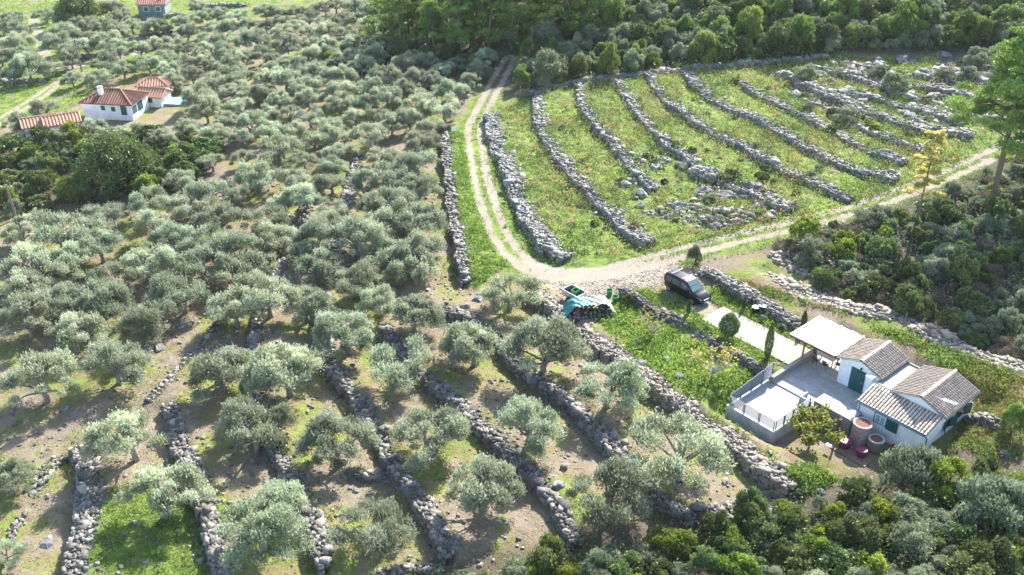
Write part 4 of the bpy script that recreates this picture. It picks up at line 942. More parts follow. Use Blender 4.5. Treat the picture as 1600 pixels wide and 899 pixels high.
# ------------------------------------------------------------------ car
def car():
    hd = math.atan2(-2.47, 1.94); o = thing('parked_car', 'dark compact people carrier parked on the gravel above the slab', 'car', (16.75,79.82,h1(16.75,79.82)+.01), hd)
    # body: cross-sections from tail to nose; each row (x, z_bottom, half widths and heights up to the roof)
    st = [(-2.28,.45,.80,.60,.84,.95,.76,1.62,.66,1.66),(-2.2,.32,.88,.55,.90,1.0,.80,1.72,.68,1.80),(-1.5,.28,.90,.5,.92,1.02,.80,1.76,.68,1.86),(-.5,.26,.90,.5,.92,1.02,.80,1.78,.68,1.88),(.35,.26,.90,.5,.92,1.02,.79,1.74,.66,1.84),
          (.85,.26,.90,.5,.92,1.02,.76,1.45,.62,1.54),(1.32,.26,.90,.5,.92,1.02,.80,1.12,.62,1.16),(1.75,.27,.90,.48,.90,.92,.80,1.02,.55,1.07),(2.15,.30,.86,.48,.86,.78,.72,.86,.45,.90),(2.36,.34,.72,.46,.74,.66,.60,.72,.36,.74)]
    vs = []; 
    for x, zb, w1, z1, w2, z2, w3, z3, w4, z4 in st:
        half = [(w1*.92, zb), (w1, z1), (w2, z2), (w3, z3), (w4, z4)]; vs += [(x, y, z) for y, z in half]+[(x, -y, z) for y, z in half[::-1]]
    n = 10; fs = [(i*n+k, (i+1)*n+k, (i+1)*n+(k+1)%n, i*n+(k+1)%n) for i in range(len(st)-1) for k in range(n)]
    fs += [tuple(range(n)), tuple(range((len(st)-1)*n, len(st)*n))[::-1]]
    body = MB().raw(vs, fs).build('body', 'car_paint', o, smooth=True)
    md = body.modifiers.new('b', 'BEVEL'); md.width = .03; md.segments = 2; md.limit_method = 'ANGLE'; md.angle_limit = .6
    def S(x, side, f, off=.012):   # a point on the side window band
        i = max(k for k in range(len(st)-1) if st[k][0] <= x); t = (x-st[i][0])/(st[i+1][0]-st[i][0]); L_ = [a+(b-a)*t for a, b in zip(st[i], st[i+1])]
        return (x, side*(L_[4]+(L_[6]-L_[4])*f+off), L_[5]+(L_[7]-L_[5])*f)
    for s_ in (1, -1):
        for x0, x1, x2, x3 in ((-2.05,-1.35,-1.35,-2.0), (-1.27,-.25,-.25,-1.27), (-.17,.95,.42,-.17)):
            q = [S(x0,s_,.12), S(x1,s_,.12), S(x2,s_,.86), S(x3,s_,.86)]; MB().raw(q, [(0,1,2,3)] if s_ < 0 else [(3,2,1,0)]).build('side_window', 'glass', o)
        for x in (-.9, .3): MB().box((x-.1, s_*.93-.015, .92), (x+.1, s_*.93+.015, .96)).build('door_handle', 'car_hood', o)
        MB().box((.78, s_*1.02-.09, 1.06), (.93, s_*1.02+.09, 1.22)).build('mirror', 'car_paint', o, bevel=.02)
        MB().tube([(-2.0,s_*.70,1.84),(-1.9,s_*.70,1.92),(.2,s_*.68,1.93),(.3,s_*.68,1.86)], .025, 6).build('roof_rail', 'dark_metal', o)
        hl = MB().raw([(2.0,s_*.84,.66),(2.34,s_*.66,.62),(2.30,s_*.62,.78),(1.92,s_*.80,.90)], [(0,1,2,3)] if s_ < 0 else [(3,2,1,0)]); hl.v = [(x+.03, y+s_*.035, z+.02) for x,y,z in hl.v]; hl.build('headlight', 'headlight', o)
        MB().box((-2.32, s_*.78-.09, .95), (-2.24, s_*.78+.09, 1.55)).build('taillight', 'tail_red', o, bevel=.02)
        for x in (-1.55, 1.5):
            w_ = MB(); prof = [(.20,-.11),(.31,-.11),(.335,-.07),(.335,.07),(.31,.11),(.20,.11)]; n_ = 20
            V2 = [(r*math.cos(6.2832*k/n_), zz, r*math.sin(6.2832*k/n_)) for r, zz in prof for k in range(n_)]
            w_.raw(V2, [(i*n_+k, i*n_+(k+1)%n_, (i+1)*n_+(k+1)%n_, (i+1)*n_+k) for i in range(5) for k in range(n_)]); w_.v = [(x+a, s_*.85+b, .335+c) for a,b,c in w_.v]
            wh = w_.build('wheel', 'tyre', o, smooth=False)
            rm = MB(); 
            for k in range(6): 
                a_ = 6.2832*k/6; rm.raw([(x+.05*math.cos(a_-.6), s_*.965, .335+.05*math.sin(a_-.6)), (x+.21*math.cos(a_-.28), s_*.955, .335+.21*math.sin(a_-.28)), (x+.21*math.cos(a_+.28), s_*.955, .335+.21*math.sin(a_+.28)), (x+.05*math.cos(a_+.6), s_*.965, .335+.05*math.sin(a_+.6))], [(0,1,2,3)])
            rm.build('rim', 'alloy', wh)
    # windscreen, rear window, bumper, grille, plate, bars
    MB().raw([(1.33,.74,1.19),(1.33,-.74,1.19),(.40,-.60,1.865),(.40,.60,1.865)], [(0,1,2,3)]).build('windscreen', 'windscreen_glass', o)
    MB().raw([(-2.30,.68,1.08),(-2.30,-.68,1.08),(-2.27,-.60,1.58),(-2.27,.60,1.58)], [(3,2,1,0)]).build('rear_window', 'glass', o)
    MB().hexa([(2.1,-.84,.32),(2.42,-.6,.32),(2.42,.6,.32),(2.1,.84,.32)], [(2.1,-.84,.56),(2.44,-.6,.54),(2.44,.6,.54),(2.1,.84,.56)]).build('bumper', 'black_plastic', o)
    MB().box((2.36,-.35,.6), (2.405,.35,.68)).build('grille', 'alloy', o); MB().box((2.44,-.26,.36), (2.455,.26,.47)).build('number_plate', 'plate', o)
    for x in (-1.5,-.2): MB().tube([(x,-.78,1.98),(x,.78,1.98)], .028, 6).build('roof_bar', 'black_plastic', o)
    MB().tube([(1.40,-.6,1.14),(1.22,.05,1.29)], .012, 4).build('wiper', 'black_plastic', o)
car()
# ------------------------------------------------------------------ trailer, covered stone stack, watering cans, pots
zt = h1(5.95,79.75)+.1; o = thing('utility_trailer', 'small grey open utility trailer at the edge of the clearing', 'trailer', (5.95,79.75,zt-.1), R(-48)); o.scale = (1.05,1.1,1.3)
MB().box((-.95,-.62,.48), (.95,.62,.53)).build('bed', 'dark_metal', o)
for s_ in (-1,1):
    MB().box((-.95,.60*s_-.02,.53), (.95,.60*s_+.02,.95)).build('side_panel', 'grey_metal', o); MB().box((.93*s_-.02,-.578,.53), (.93*s_+.02,.578,.95)).build('end_panel', 'grey_metal', o)
    w_ = MB().lathe([(.1,-.08),(.29,-.08),(.3,0),(.29,.08),(.1,.08)], 16); w_.v = [(a, .72*s_+c, .3+b) for a,b,c in w_.v]; wh = w_.build('wheel', 'tyre', o); 
    MB().tube([(0,.72*s_-.085,.3),(0,.72*s_+.085,.3)], .16, 12).build('rim', 'alloy', wh)
    MB().box((.55,.5*s_-.05,.5), (.98,.5*s_+.05,.62)).build('tail_lamp', 'tail_red', o)
MB().tube([(-.9,0,.48),(-1.9,0,.42)], .04, 6).build('drawbar', 'dark_metal', o)
o = thing('green_crate', 'green plastic crate lying in the open trailer', 'crate', (6.1,79.95,zt+.60), R(-40))
MB().box((-.3,-.35,0), (.3,.35,.05)).build('base', 'green_plastic', o)
for s_ in (-1,1): MB().box((-.3,.34*s_-.02,.05), (.3,.34*s_+.02,.5)).build('side', 'green_plastic', o); MB().box((.28*s_-.02,-.32,.05), (.28*s_+.02,.32,.5)).build('side', 'green_plastic', o)
def stack():
    zc = h1(7.3,77.3); o = thing('covered_stone_stack', 'heap of stone blocks half covered by teal and white sheets', 'stone stack', (7.2,77.5,zc), R(10))
    r = np.random.default_rng(5); k = 0; hx, hy = 2.15, 1.25
    for lay in range(5):
        for i in range(11):
            for j in range(7):
                x = -hx+2*hx*(i+.5)/11+r.normal(0,.05); y = -hy+2*hy*(j+.5)/7+r.normal(0,.05)
                edge = max(abs(x)/hx, abs(y)/hy)
                if lay > 4.6*(1.25-edge) or (lay < 4 and edge < .55): continue
                b_ = bpy.data.objects.new('stone', BLOCKW[k%6]); C.objects.link(b_); b_.parent = o; g = r.uniform(.38,.58); k += 1
                b_.location = (x, y-.1*lay*0, .12+lay*.22); b_.scale = (g*1.15, g*.9, g*.7); b_.rotation_euler = (r.normal(0,.2), r.normal(0,.2), r.uniform(0,6.3))
    def sheet(x0, x1, y0, y1, m, nm, fx, fy, seed):
        rr = np.random.default_rng(seed); n1, n2 = 30, 30; vs = []
        for i in range(n1+1):
            for j in range(n2+1):
                x = x0+(x1-x0)*i/n1; y = y0+(y1-y0)*j/n2; e = max(abs(x)/hx, abs(y)/hy)
                z = .28+1.05*(1-sstep(.62, 1.12, e))+.05*math.sin(x*5+seed)*math.sin(y*6)+.045*math.sin(x*9+y*7+seed*2)+.03*math.sin(x*17-y*13)+rr.normal(0,.012)+fy*.02
                vs.append((x*1.04, y*1.04, z))
        MB().raw(vs, [(i*(n2+1)+j, (i+1)*(n2+1)+j, (i+1)*(n2+1)+j+1, i*(n2+1)+j+1) for i in range(n1) for j in range(n2)]).build(nm, m, o, smooth=True)
    sheet(-.35, 2.3, -.75, 1.4, 'white_sheet', 'white_sheet', 0, 0, 2); sheet(-2.35, .25, -.8, .95, 'teal_tarp', 'teal_tarp', 0, 2, 3)
BLOCKW = []
for k in range(6):
    me = BLOCKS[k].copy(); me.materials.clear(); me.materials.append(MATS['stone_warm']); BLOCKW.append(me)
stack()
for k, (px, py, l_) in enumerate(((952,462,'green bucket standing nearest the gravel clearing by the covered stones'), (961,472,'green bucket next to the white end of the covered stones'))):
    p = place(px, py); o = thing('bucket', l_, 'bucket', p, .5, 'green buckets')
    MB().lathe([(.22,0),(.32,.62),(.34,.64),(.30,.64),(.21,.08),(.05,.07)], 16).build('body', 'green_plastic', o); MB().tube([(.33,0,.62),(.2,0,.78),(-.2,0,.78),(-.33,0,.62)], .012, 5).build('handle', 'black_plastic', o)
for k, (px, py, l_, tp_) in enumerate(((1180,489,'black pot with a white lid by the wall behind the slab','white_plastic'), (1190,487,'black pot with a bluish lid by the wall behind the slab','blue_plastic'))):
    p = place(px, py); o = thing('lidded_pot', l_, 'pot', p, 0, 'lidded pots by the wall')
    MB().lathe([(.28,0),(.38,.5),(.38,.62)], 16).build('body', 'black_plastic', o); MB().lathe([(.32,.622),(.33,.66),(.2,.68)], 16).build('lid', 'white_plastic' if k == 0 else 'pale_glass', o)
p = place(1133,752); o = thing('white_sack', 'white sack lying under the largest olive tree', 'sack', p, 1.2)
me = rock_mesh('sack', 77, 3, .12); me.materials.clear(); me.materials.append(MATS['white_sheet']); b_ = new_obj('body', me, None, o); b_.scale = (1.05,.62,.5); b_.location = (0,0,.18)
MB().lathe([(.1,0),(.04,.1),(.12,.2)], 8, (0,0,0)).build('tied_end', 'white_sheet', o).location = (.5,0,.2)
p = place(1268,660, 1.6); o = thing('blue_bucket', 'small blue bucket hanging in the fig tree by the terrace', 'bucket', (p[0], p[1], p[2]+1.35), .4)
MB().lathe([(.13,0),(.17,.3),(.18,.31),(.15,.31),(.12,.03)], 14).build('body', 'blue_plastic', o); MB().tube([(.17,0,.3),(.1,0,.45),(-.1,0,.45),(-.17,0,.3)], .01, 5).build('handle', 'white_plastic', o)
for px, py, l_ in ((761,207,'small white board on a post at the fork of the track'), (709,214,'small white board on a post left of the track fork')):
  p = place(px, py); o = thing('sign_board', l_, 'sign', p, .3, 'boards at the track fork')
  MB().tube([(0,0,-.2),(0,0,1.2)], .035, 6).build('post', 'pole_wood', o); MB().box((-.28,-.05,.75), (.28,-.02,1.35)).build('board', 'white_plastic', o)

# ------------------------------------------------------------------ garden trees
def cypress(px, py, h, r_, label):
    p = place(px, py); rg = np.random.default_rng(int(px)); n = int(900+500*h); z = rg.uniform(.04,1,n); prof = np.sin(np.clip(z*1.05,0,1)*math.pi*.93+.25)**.8*r_
    th = rg.uniform(0,6.283,n); q = prof*rg.uniform(.55,1.12,n); o = thing('cypress', label, 'cypress', p, 0, 'slender cypresses round the slab')
    P = np.c_[q*np.cos(th), q*np.sin(th), z*h]; D = np.c_[np.cos(th)*.4, np.sin(th)*.4, np.ones(n)*1.3]
    me = withm(leaves_mesh('foliage', P, D, .17, .05, rg.normal(.4,.25,n), rg), 'cypress_leaf'); new_obj('foliage', me, None, o)
    MB().tube([(0,0,-.2),(0,0,h*.7)], [.05,.02], 6).build('trunk', 'bark', o)
cypress(1075,492,1.7,.16,'thin young cypress in front of the parked car'); cypress(1162,484,1.5,.15,'thin young cypress behind the slab right of the car')
cypress(1198,562,4.0,.34,'tallest slender cypress at the near side of the slab'); cypress(1254,515,2.1,.26,'small cypress beside the far corner of the pergola')
p = place(1137,530); o = thing('topiary_tree', 'clipped egg-shaped evergreen beside the parking slab', 'tree', p); rg = np.random.default_rng(9); n = 6000
d = unit(rg.normal(0,1,(n,3))); rr = rg.uniform(.25,1.0,n)**.35*1.02*(1+.06*np.sin(d[:,0]*9)*np.sin(d[:,2]*8)); P = d*rr[:,None]*np.array([.92,.92,1.15])+np.array([0,0,1.5]); P[:,:2] *= (1-.22*np.clip(P[:,2:]-1.5,0,2))
new_obj('crown', withm(leaves_mesh('crown', P, rg.normal(0,1,(n,3))+np.array([0,0,.4]), .14, .065, rg.normal(.4,.25,n), rg), 'cypress_leaf'), None, o); MB().tube([(0,0,-.2),(0,0,.6)], .06, 6).build('trunk', 'bark', o)
def fig(px, py, s, label, nleaf=420, green_=.5, seed=0):
    p = place(px, py); rg = np.random.default_rng(seed); o = thing('fig_tree', label, 'fig tree', p, 0, 'half-bare fig trees'); mb = MB(); tips = []
    for i in range(7):
        th = i*.9+rg.normal(0,.2); L_ = rg.uniform(1.2,1.9)*s; e = Vector((math.cos(th)*L_*.75, math.sin(th)*L_*.75, L_*rg.uniform(.7,1.15)+.4)); b0 = Vector((0,0,.35*s)); m_ = b0.lerp(e,.5)+Vector((rg.normal(0,.1),rg.normal(0,.1),.15))
        mb.tube([b0, m_, e], [.06*s,.045*s,.02*s], 5, cap=False)
        for q in range(4):
            t0 = m_.lerp(e, rg.uniform(0,.9)); e2 = t0+Vector((rg.normal(0,.45),rg.normal(0,.45),rg.uniform(.1,.55)))*s; mb.tube([t0, e2], [.022*s,.01*s], 4, cap=False); tips += [e2, t0.lerp(e2,.6)]
        tips.append(e)
    mb.tube([(0,0,-.2),(.03,0,.38*s)], [.10*s,.07*s], 6); mb.build('branches', 'pale_bark', o, smooth=True)
    tp_ = np.array([t[:] for t in tips]); c_ = tp_[rg.integers(len(tp_), size=nleaf)]; P = c_+rg.normal(0,.18*s,(nleaf,3))
    new_obj('leaves', withm(leaves_mesh('leaves', P, rg.normal(0,1,(nleaf,3)), .24, .19, np.clip(rg.normal(green_,.25,nleaf),0,1), rg), 'fig_leaf'), None, o)
fig(1018,527,1.15,'half-bare fig tree in the middle of the green garden',160,.55,31)
fig(1112,592,1.45,'fig tree with yellowing leaves near the terrace corner in the garden',330,.8,32)
fig(1264,697,1.12,'green-leaved fig tree against the right side of the terrace',2300,.3,33)
# yellow conifer and the big pine at the right edge
def conifer(px0, py0, px1, py1, name, label, m, bark, layers, spread, seed, rt, per=200, zlo=.45, L_=.34, W_=.09, sq=.5):
    b0 = place(px0, py0); 
    # the top stands above the base, leaning as in the photo: same distance from the camera as the base
    d = ray(px1, py1); t = b0[1]/d[1]; top = Vector((d[0]*t-b0[0], 0, CH+d[2]*t-b0[2])); rg = np.random.default_rng(seed); o = thing(name, label, 'pine tree', b0)
    mb = MB(); bend = Vector((rg.normal(0,.15), rg.normal(0,.15), 0)); ax = [Vector((0,0,-.3)), top*.35+bend, top*.7-bend*.5, top]; mb.tube(ax, [rt, rt*.8, rt*.5, rt*.15], 8)
    cs = []; rd = []
    for i in range(layers):
        f = zlo+(1-zlo)*(i+.5)/layers; c0 = top*f; wmax = spread*(1-.75*((f-zlo)/(1-zlo))**1.4)*rg.uniform(.6,1.1); th = i*2.4+rg.normal(0,.4); e = c0+Vector((math.cos(th)*wmax, math.sin(th)*wmax, rg.uniform(-.2,.35)*wmax))
        mb.tube([c0-Vector((0,0,.2)), c0.lerp(e,.5)+Vector((0,0,.1)), e], [rt*.28, rt*.2, rt*.06], 4, cap=False)
        for q in range(4): cs.append(c0.lerp(e, rg.uniform(.35,1.05))[:]+rg.normal(0,.28*spread/3,3)); rd.append(rg.uniform(.3,.62)*spread/2.6)
    mb.build('trunk', bark, o, smooth=True)
    P, D, T = clump_leaves(rg, np.array(cs), rd, per, sq, .5, .2, .4, .45); new_obj('crown', withm(leaves_mesh('crown', P, D, L_, W_, T, rg), m), None, o)
conifer(1428,362,1466,205,'yellow_conifer','thin conifer with golden-yellow foliage beside the cross track','yellow_needle','bark',24,1.9,61,.13,150,.36,.26,.075,.5)
conifer(1548,325,1612,60,'large_pine','big pine with bare dark trunk at the right edge','pine_needle','bark',34,6.0,62,.36,420,.42,.34,.09,.45)
conifer(1622,330,1640,120,'large_pine','second pine half outside the right edge behind the big one','pine_needle','bark',20,4.2,63,.30,300,.25,.34,.09,.5)
# lone bushes in the meadow
for k, (px, py, rad, tl, key, l_) in enumerate(((1258,118,1.9,1.0,'grey','pale feathery bush at the upper left of the rocky meadow'), (1312,116,.9,1.0,'grey','small round bush beside the pale feathery bush'), (1373,117,1.6,.9,'grey','left one of two joined pale bushes on the rocky meadow'), (1397,132,2.0,1.1,'grey','large pale bush drooping over the rocks of the meadow'),
     (1478,120,1.7,.9,'grey','grey-green bush right of the large pale bush'), (1512,118,1.7,.9,'grey','grey-green bush next to the boulders under the woodland'), (1530,95,2.2,1.0,'grey','olive-like tree at the wood edge above the boulders'), (1565,85,2.0,.9,'grey','grey-green tree at the wood edge near the right border'), (1325,180,2.0,.75,'grey','low spreading bush in the middle of the rocky meadow'),
     (1130,280,1.3,.7,'dark','dark bush on the rocky ledge above the cross track'), (1145,272,1.1,.7,'dark','second dark bush on the rocky ledge'), (1083,412,.95,2.0,'grey','narrow upright bush between the car and the cross track'), (1303,352,.6,1.0,'dark','small round dark bush at the edge of the cross track'), (1193,498,.5,1.0,'grey','small pale bush beside the black pots'), (1222,512,.5,1.0,'grey','small pale bush left of the pergola'),
     (980,475,.55,1.9,'bright','little green conifer at the end of the garden wall'), (1105,512,.35,.8,'dark','tiny dark bush left of the clipped evergreen'), (745,100,1.6,1.1,'bright','yellowish bush at the far end of the dirt track'), (620,95,1.2,1.0,'brown','yellow-brown bush below the far pines'))):
    p = place(px, py, rad*.4); plant(key, k, 'bush', l_, 'bush', p-np.array([0,0,.08]), (rad, rad, rad*tl), k*1.3, 'lone bushes')

# ------------------------------------------------------------------ boulders
BL = [(875,760,1.5,'dark boulder on the terrace above the largest bottom-centre olive tree'),(540,744,1.3,'boulder at the left end of the short stone row'),(556,768,.8,'small boulder below the short stone row'),(958,545,1.6,'flat grey boulder on the garden wall left of the fig tree'),(1003,570,1.4,'grey boulder on the rubble of the garden wall'),(1075,562,1.0,'pinkish boulder in the green garden'),(1063,590,1.3,'grey boulder beside the pinkish one in the garden'),(1042,565,1.2,'low rock in the middle of the garden'),(995,535,1.2,'low rock left of the half-bare fig tree'),
 (975,290,2.4,'large grey outcrop block at the left of the rocky ledge'),(1000,305,2.6,'large grey outcrop block below the left ledge'),(1025,262,1.8,'pale boulder on the meadow above the ledge'),(1068,262,2.6,'long pale outcrop above the rocky ledge'),(1100,300,2.8,'wide pale outcrop with a hollow on the rocky ledge'),(1140,305,2.6,'outcrop block right of the hollow on the ledge'),(1170,290,2.6,'grey outcrop block topping the rocky ledge'),(1195,318,2.0,'outcrop block low on the right of the ledge'),(1120,355,1.8,'outcrop block above the cross track'),(1045,340,1.5,'low rock between ledge and cross track'),(1000,322,1.6,'low outcrop at the lower left of the ledge'),(1060,322,2.0,'dark outcrop at the foot of the ledge'),
 (1222,122,2.6,'grey boulder at the upper left of the rocky meadow'),(1285,118,3.0,'pale boulder near the top of the rocky meadow'),(1298,127,2.2,'boulder below the pale one near the meadow top'),(1335,118,2.8,'broad pale boulder right of the small round bush'),(1370,95,2.6,'boulder under the woodland edge'),(1408,95,3.4,'broad pale boulder under the woodland edge'),(1425,100,2.2,'boulder next to the broad pale one'),(1478,90,3.2,'high pale boulder at the wood edge'),(1505,95,2.4,'rounded boulder right of the high pale one'),(1275,160,2.6,'dark boulder in the rocky meadow'),(1240,147,2.0,'dark boulder above the long field wall'),(1450,115,2.8,'boulder between the pale bushes'),(1552,110,3.2,'large boulder near the big pine'),(1360,135,2.2,'boulder behind the large drooping bush'),(1390,168,2.2,'boulder under the low field wall'),
 (100,640,1.1,'boulder in the shade at lower left'),(230,545,1.6,'grey boulder on the bare soil at left'),(252,547,1.4,'pale boulder on the bare soil at left'),(283,510,1.4,'bluish boulder beside the olive trees at left'),(75,850,1.4,'pale boulder with a mossy side at bottom left'),(52,772,1.1,'whitish boulder near the bottom-left corner'),(60,765,.8,'small whitish stone near the bottom-left corner'),(745,470,1.2,'boulder above the dark terrace wall'),(728,482,1.3,'boulder at the upper end of the dark terrace wall'),(1280,768,1.0,'grey rock under the rusty ground by the shrubs'),(1325,755,.9,'grey rock at the edge of the bottom thicket'),(1570,710,1.2,'grey rock on the pale ground right of the cottage'),
 (1340,482,1.3,'reddish boulder on the pale stone bank'),(1378,490,1.5,'grey boulder beside the reddish one on the bank'),(1395,345,1.2,'pale rock at the foot of the golden conifer')]
for k, (px, py, s, l_) in enumerate(BL):
    if 240 < py < 360 and px > 950: s *= 1.05
    p = place(px, py); o = new_obj('boulder', ROCKS[k%8], None); o.location = p+np.array([0,0,s*.06]); o.scale = (s*rng.uniform(1.0,1.5), s*rng.uniform(.8,1.1), s*rng.uniform(.45,.65)); o.rotation_euler = (rng.normal(0,.15), rng.normal(0,.15), rng.uniform(0,6.3)); tag(o, l_, 'boulder', 'boulders')

# ------------------------------------------------------------------ far houses, poles
def far_house(px, py, wx, dy, h, rz, label, name, wallm, roofm, hip, wins, rise=1.1, chim=None, z_lift=0.):
    p = place(px, py); o = thing(name, label, 'house', p, rz); X, Y = wx/2, dy/2
    MB().box((-X,-Y,-1), (X,Y,h)).build('wall', wallm, o)
    e = .3; r = rise; x1 = X+e; y1 = Y+e; rx = X+e-(Y+e if hip else 0)
    vs = [(-x1,-y1,h),(x1,-y1,h),(x1,y1,h),(-x1,y1,h),(-rx,0,h+r),(rx,0,h+r)]
    rf = MB().raw([(a,b,c+.06) for a,b,c in vs]+[(a,b,c-.06) for a,b,c in vs[:4]], [(0,1,5,4),(2,3,4,5),(1,2,5),(3,0,4),(9,8,7,6),(0,6,7,1),(1,7,8,2),(2,8,9,3),(3,9,6,0)]).build('roof', roofm, o)
    # tile rows, hips and ridge stand proud of the slope
    n = int(2*x1/.42)
    for sgn in (-1, 1):
        T_ = MB()
        for i in range(n+1):
            x = -x1+2*x1*i/n; f = 1 if not hip else min(1, (x1-abs(x))/max(y1,.01))
            if f > .06: T_.tube([(x, sgn*y1, h+.09), (x, sgn*y1*(1-f), h+r*f+.09)], .10, 5, t=random.random())
        tag(T_.build('tiles', roofm, rf), kind='stuff')
    if hip:
        m_ = int(2*y1/.42)
        for sgn in (-1, 1):
            T_ = MB()
            for i in range(1, m_):
                y = -y1+2*y1*i/m_; f = min(1, (y1-abs(y))/y1); T_.tube([(sgn*x1, y, h+.09), (sgn*(x1-(x1-rx)*f), y, h+r*f+.09)], .10, 5, t=random.random())
            tag(T_.build('tiles', roofm, rf), kind='stuff')
        for sx in (-1,1):
            for sy in (-1,1): MB().tube([(sx*x1,sy*y1,h+.12),(sx*rx,0,h+r+.12)], .13, 6, t=.9).build('hip_tiles', roofm, rf)
    MB().tube([(-rx,0,h+r+.12),(rx,0,h+r+.12)], .14, 6, t=.9).build('ridge_tiles', roofm, rf)
    for face, x0, x1_, z0, z1, m in wins:
        if face == 'f': w_ = MB().box((x0,-Y-.06,z0), (x1_,-Y+.02,z1)); g_ = MB().box((x0+.1,-Y-.075,z0+.1), (x1_-.1,-Y-.055,z1-.1))
        else: w_ = MB().box((X-.02,x0,z0), (X+.06,x1_,z1)); g_ = MB().box((X+.055,x0+.1,z0+.1), (X+.075,x1_-.1,z1-.1))
        wo = w_.build('window', m, o); g_.build('pane', 'green_paint' if m == 'green_paint' else 'glass', wo)
    if chim: cx, cy = chim; c_ = MB().box((cx-.3,cy-.3,h), (cx+.3,cy+.3,h+rise+.6)).build('chimney', 'white_render', o); MB().box((cx-.38,cy-.38,h+rise+.605), (cx+.38,cy+.38,h+rise+.75)).build('chimney_cap', 'concrete', c_)
    return o
far_house(184,178,7.8,5.2,2.5,R(-8),'white house with brown-red hipped roof among the far olives','house','white_render','red_tile',True,[('f',-.9,-.3,1.5,2.2,'green_paint'),('f',.7,1.3,1.4,2.1,'green_paint'),('f',2.2,3.1,.9,2.3,'green_paint'),('s',-2.6,-1.0,.9,2.2,'white_plastic'),('s',-.7,.8,.9,2.2,'green_paint')],1.35,(-1.4,-1.0))
far_house(243,162,4.0,3.0,1.6,R(-12),'low red-roofed wing behind the white hipped house','house_wing','white_render','orange_tile',False,[('f',-.5,.5,.7,1.6,'green_paint')],.9)
far_house(244,149,4.6,3.0,2.0,R(6),'open red-roofed garden shelter behind the white house','garden_shelter','white_render','orange_tile',True,[('f',-1.6,1.6,.2,1.6,'dark_glass')],.8)
far_house(66,208,4.4,3.6,1.7,R(28),'left one of two small sheds with orange roofs at far left','shed','white_render','orange_tile',False,[('f',-.5,.4,.5,1.3,'green_paint')],.8)
far_house(100,205,4.4,3.6,1.7,R(28),'right one of two small sheds with orange roofs at far left','shed','white_render','orange_tile',False,[('f',-.5,.4,.5,1.3,'green_paint')],.8)
far_house(243,21,5.4,4.2,2.3,R(2),'grey-green house with orange roof at the top edge','house','green_house','orange_tile',False,[('f',-1.6,-.5,.9,1.9,'white_plastic'),('f',.8,1.9,.9,1.9,'white_plastic')],1.4,(2.4,.5))
far_house(455,74,2.4,2.6,2.0,R(-35),'tiny white hut with brown roof in the far grove','hut','white_render','red_tile',False,[('f',-.4,.4,.3,1.4,'green_paint')],.8)
p = place(58,214); o = thing('white_canopy', 'low white flat roof in front of the two orange-roofed sheds', 'canopy', p, R(20)); MB().box((-2.2,-1.2,1.1), (2.2,1.2,1.2)).build('roof', 'white_sheet', o)
for x in (-2.1,2.1):
    for y in (-1.1,1.1): MB().tube([(x,y,-.3),(x,y,1.1)], .05, 5).build('post', 'grey_metal', o)
p = place(272,160); pw = thing('swimming_pool', 'small bright blue pool beside the far white house', 'pool', p, R(-10)); 
MB().box((-2.2,-1.6,-.5), (2.2,1.6,.28)).build('surround', 'white_deck', pw); MB().box((-1.7,-1.15,.0), (1.7,1.15,.31)).build('water', 'pool_water', pw)
def pole(px0, py0, px1, py1, label):
    b0 = place(px0, py0); d = ray(px1, py1); t = b0[1]/d[1]; top = Vector((d[0]*t-b0[0], 0, CH+d[2]*t-b0[2])); o = thing('utility_pole', label, 'pole', b0, 0, 'wooden utility poles')
    MB().tube([(0,0,-.4), tuple(top)], [.16,.10], 8).build('shaft', 'pole_wood', o); q = top-Vector((0,0,.35)); MB().box((q.x-.7,q.y-.05,q.z-.05), (q.x+.7,q.y+.05,q.z+.05)).build('crossarm', 'pole_wood', o)
    for x in (-.6,0,.6): MB().lathe([(.03,0),(.06,.06),(.04,.14),(.06,.18)], 7, (q.x+x,q.y,q.z+.05)).build('insulator', 'white_plastic', o)
pole(26,341,9,289,'wooden pole standing in the thicket at the left edge'); pole(131,228,124,194,'wooden pole in front of the far white house'); pole(128,112,116,62,'wooden pole beside the far road'); pole(510,34,508,8,'thin pole in the far grove left of the pines')

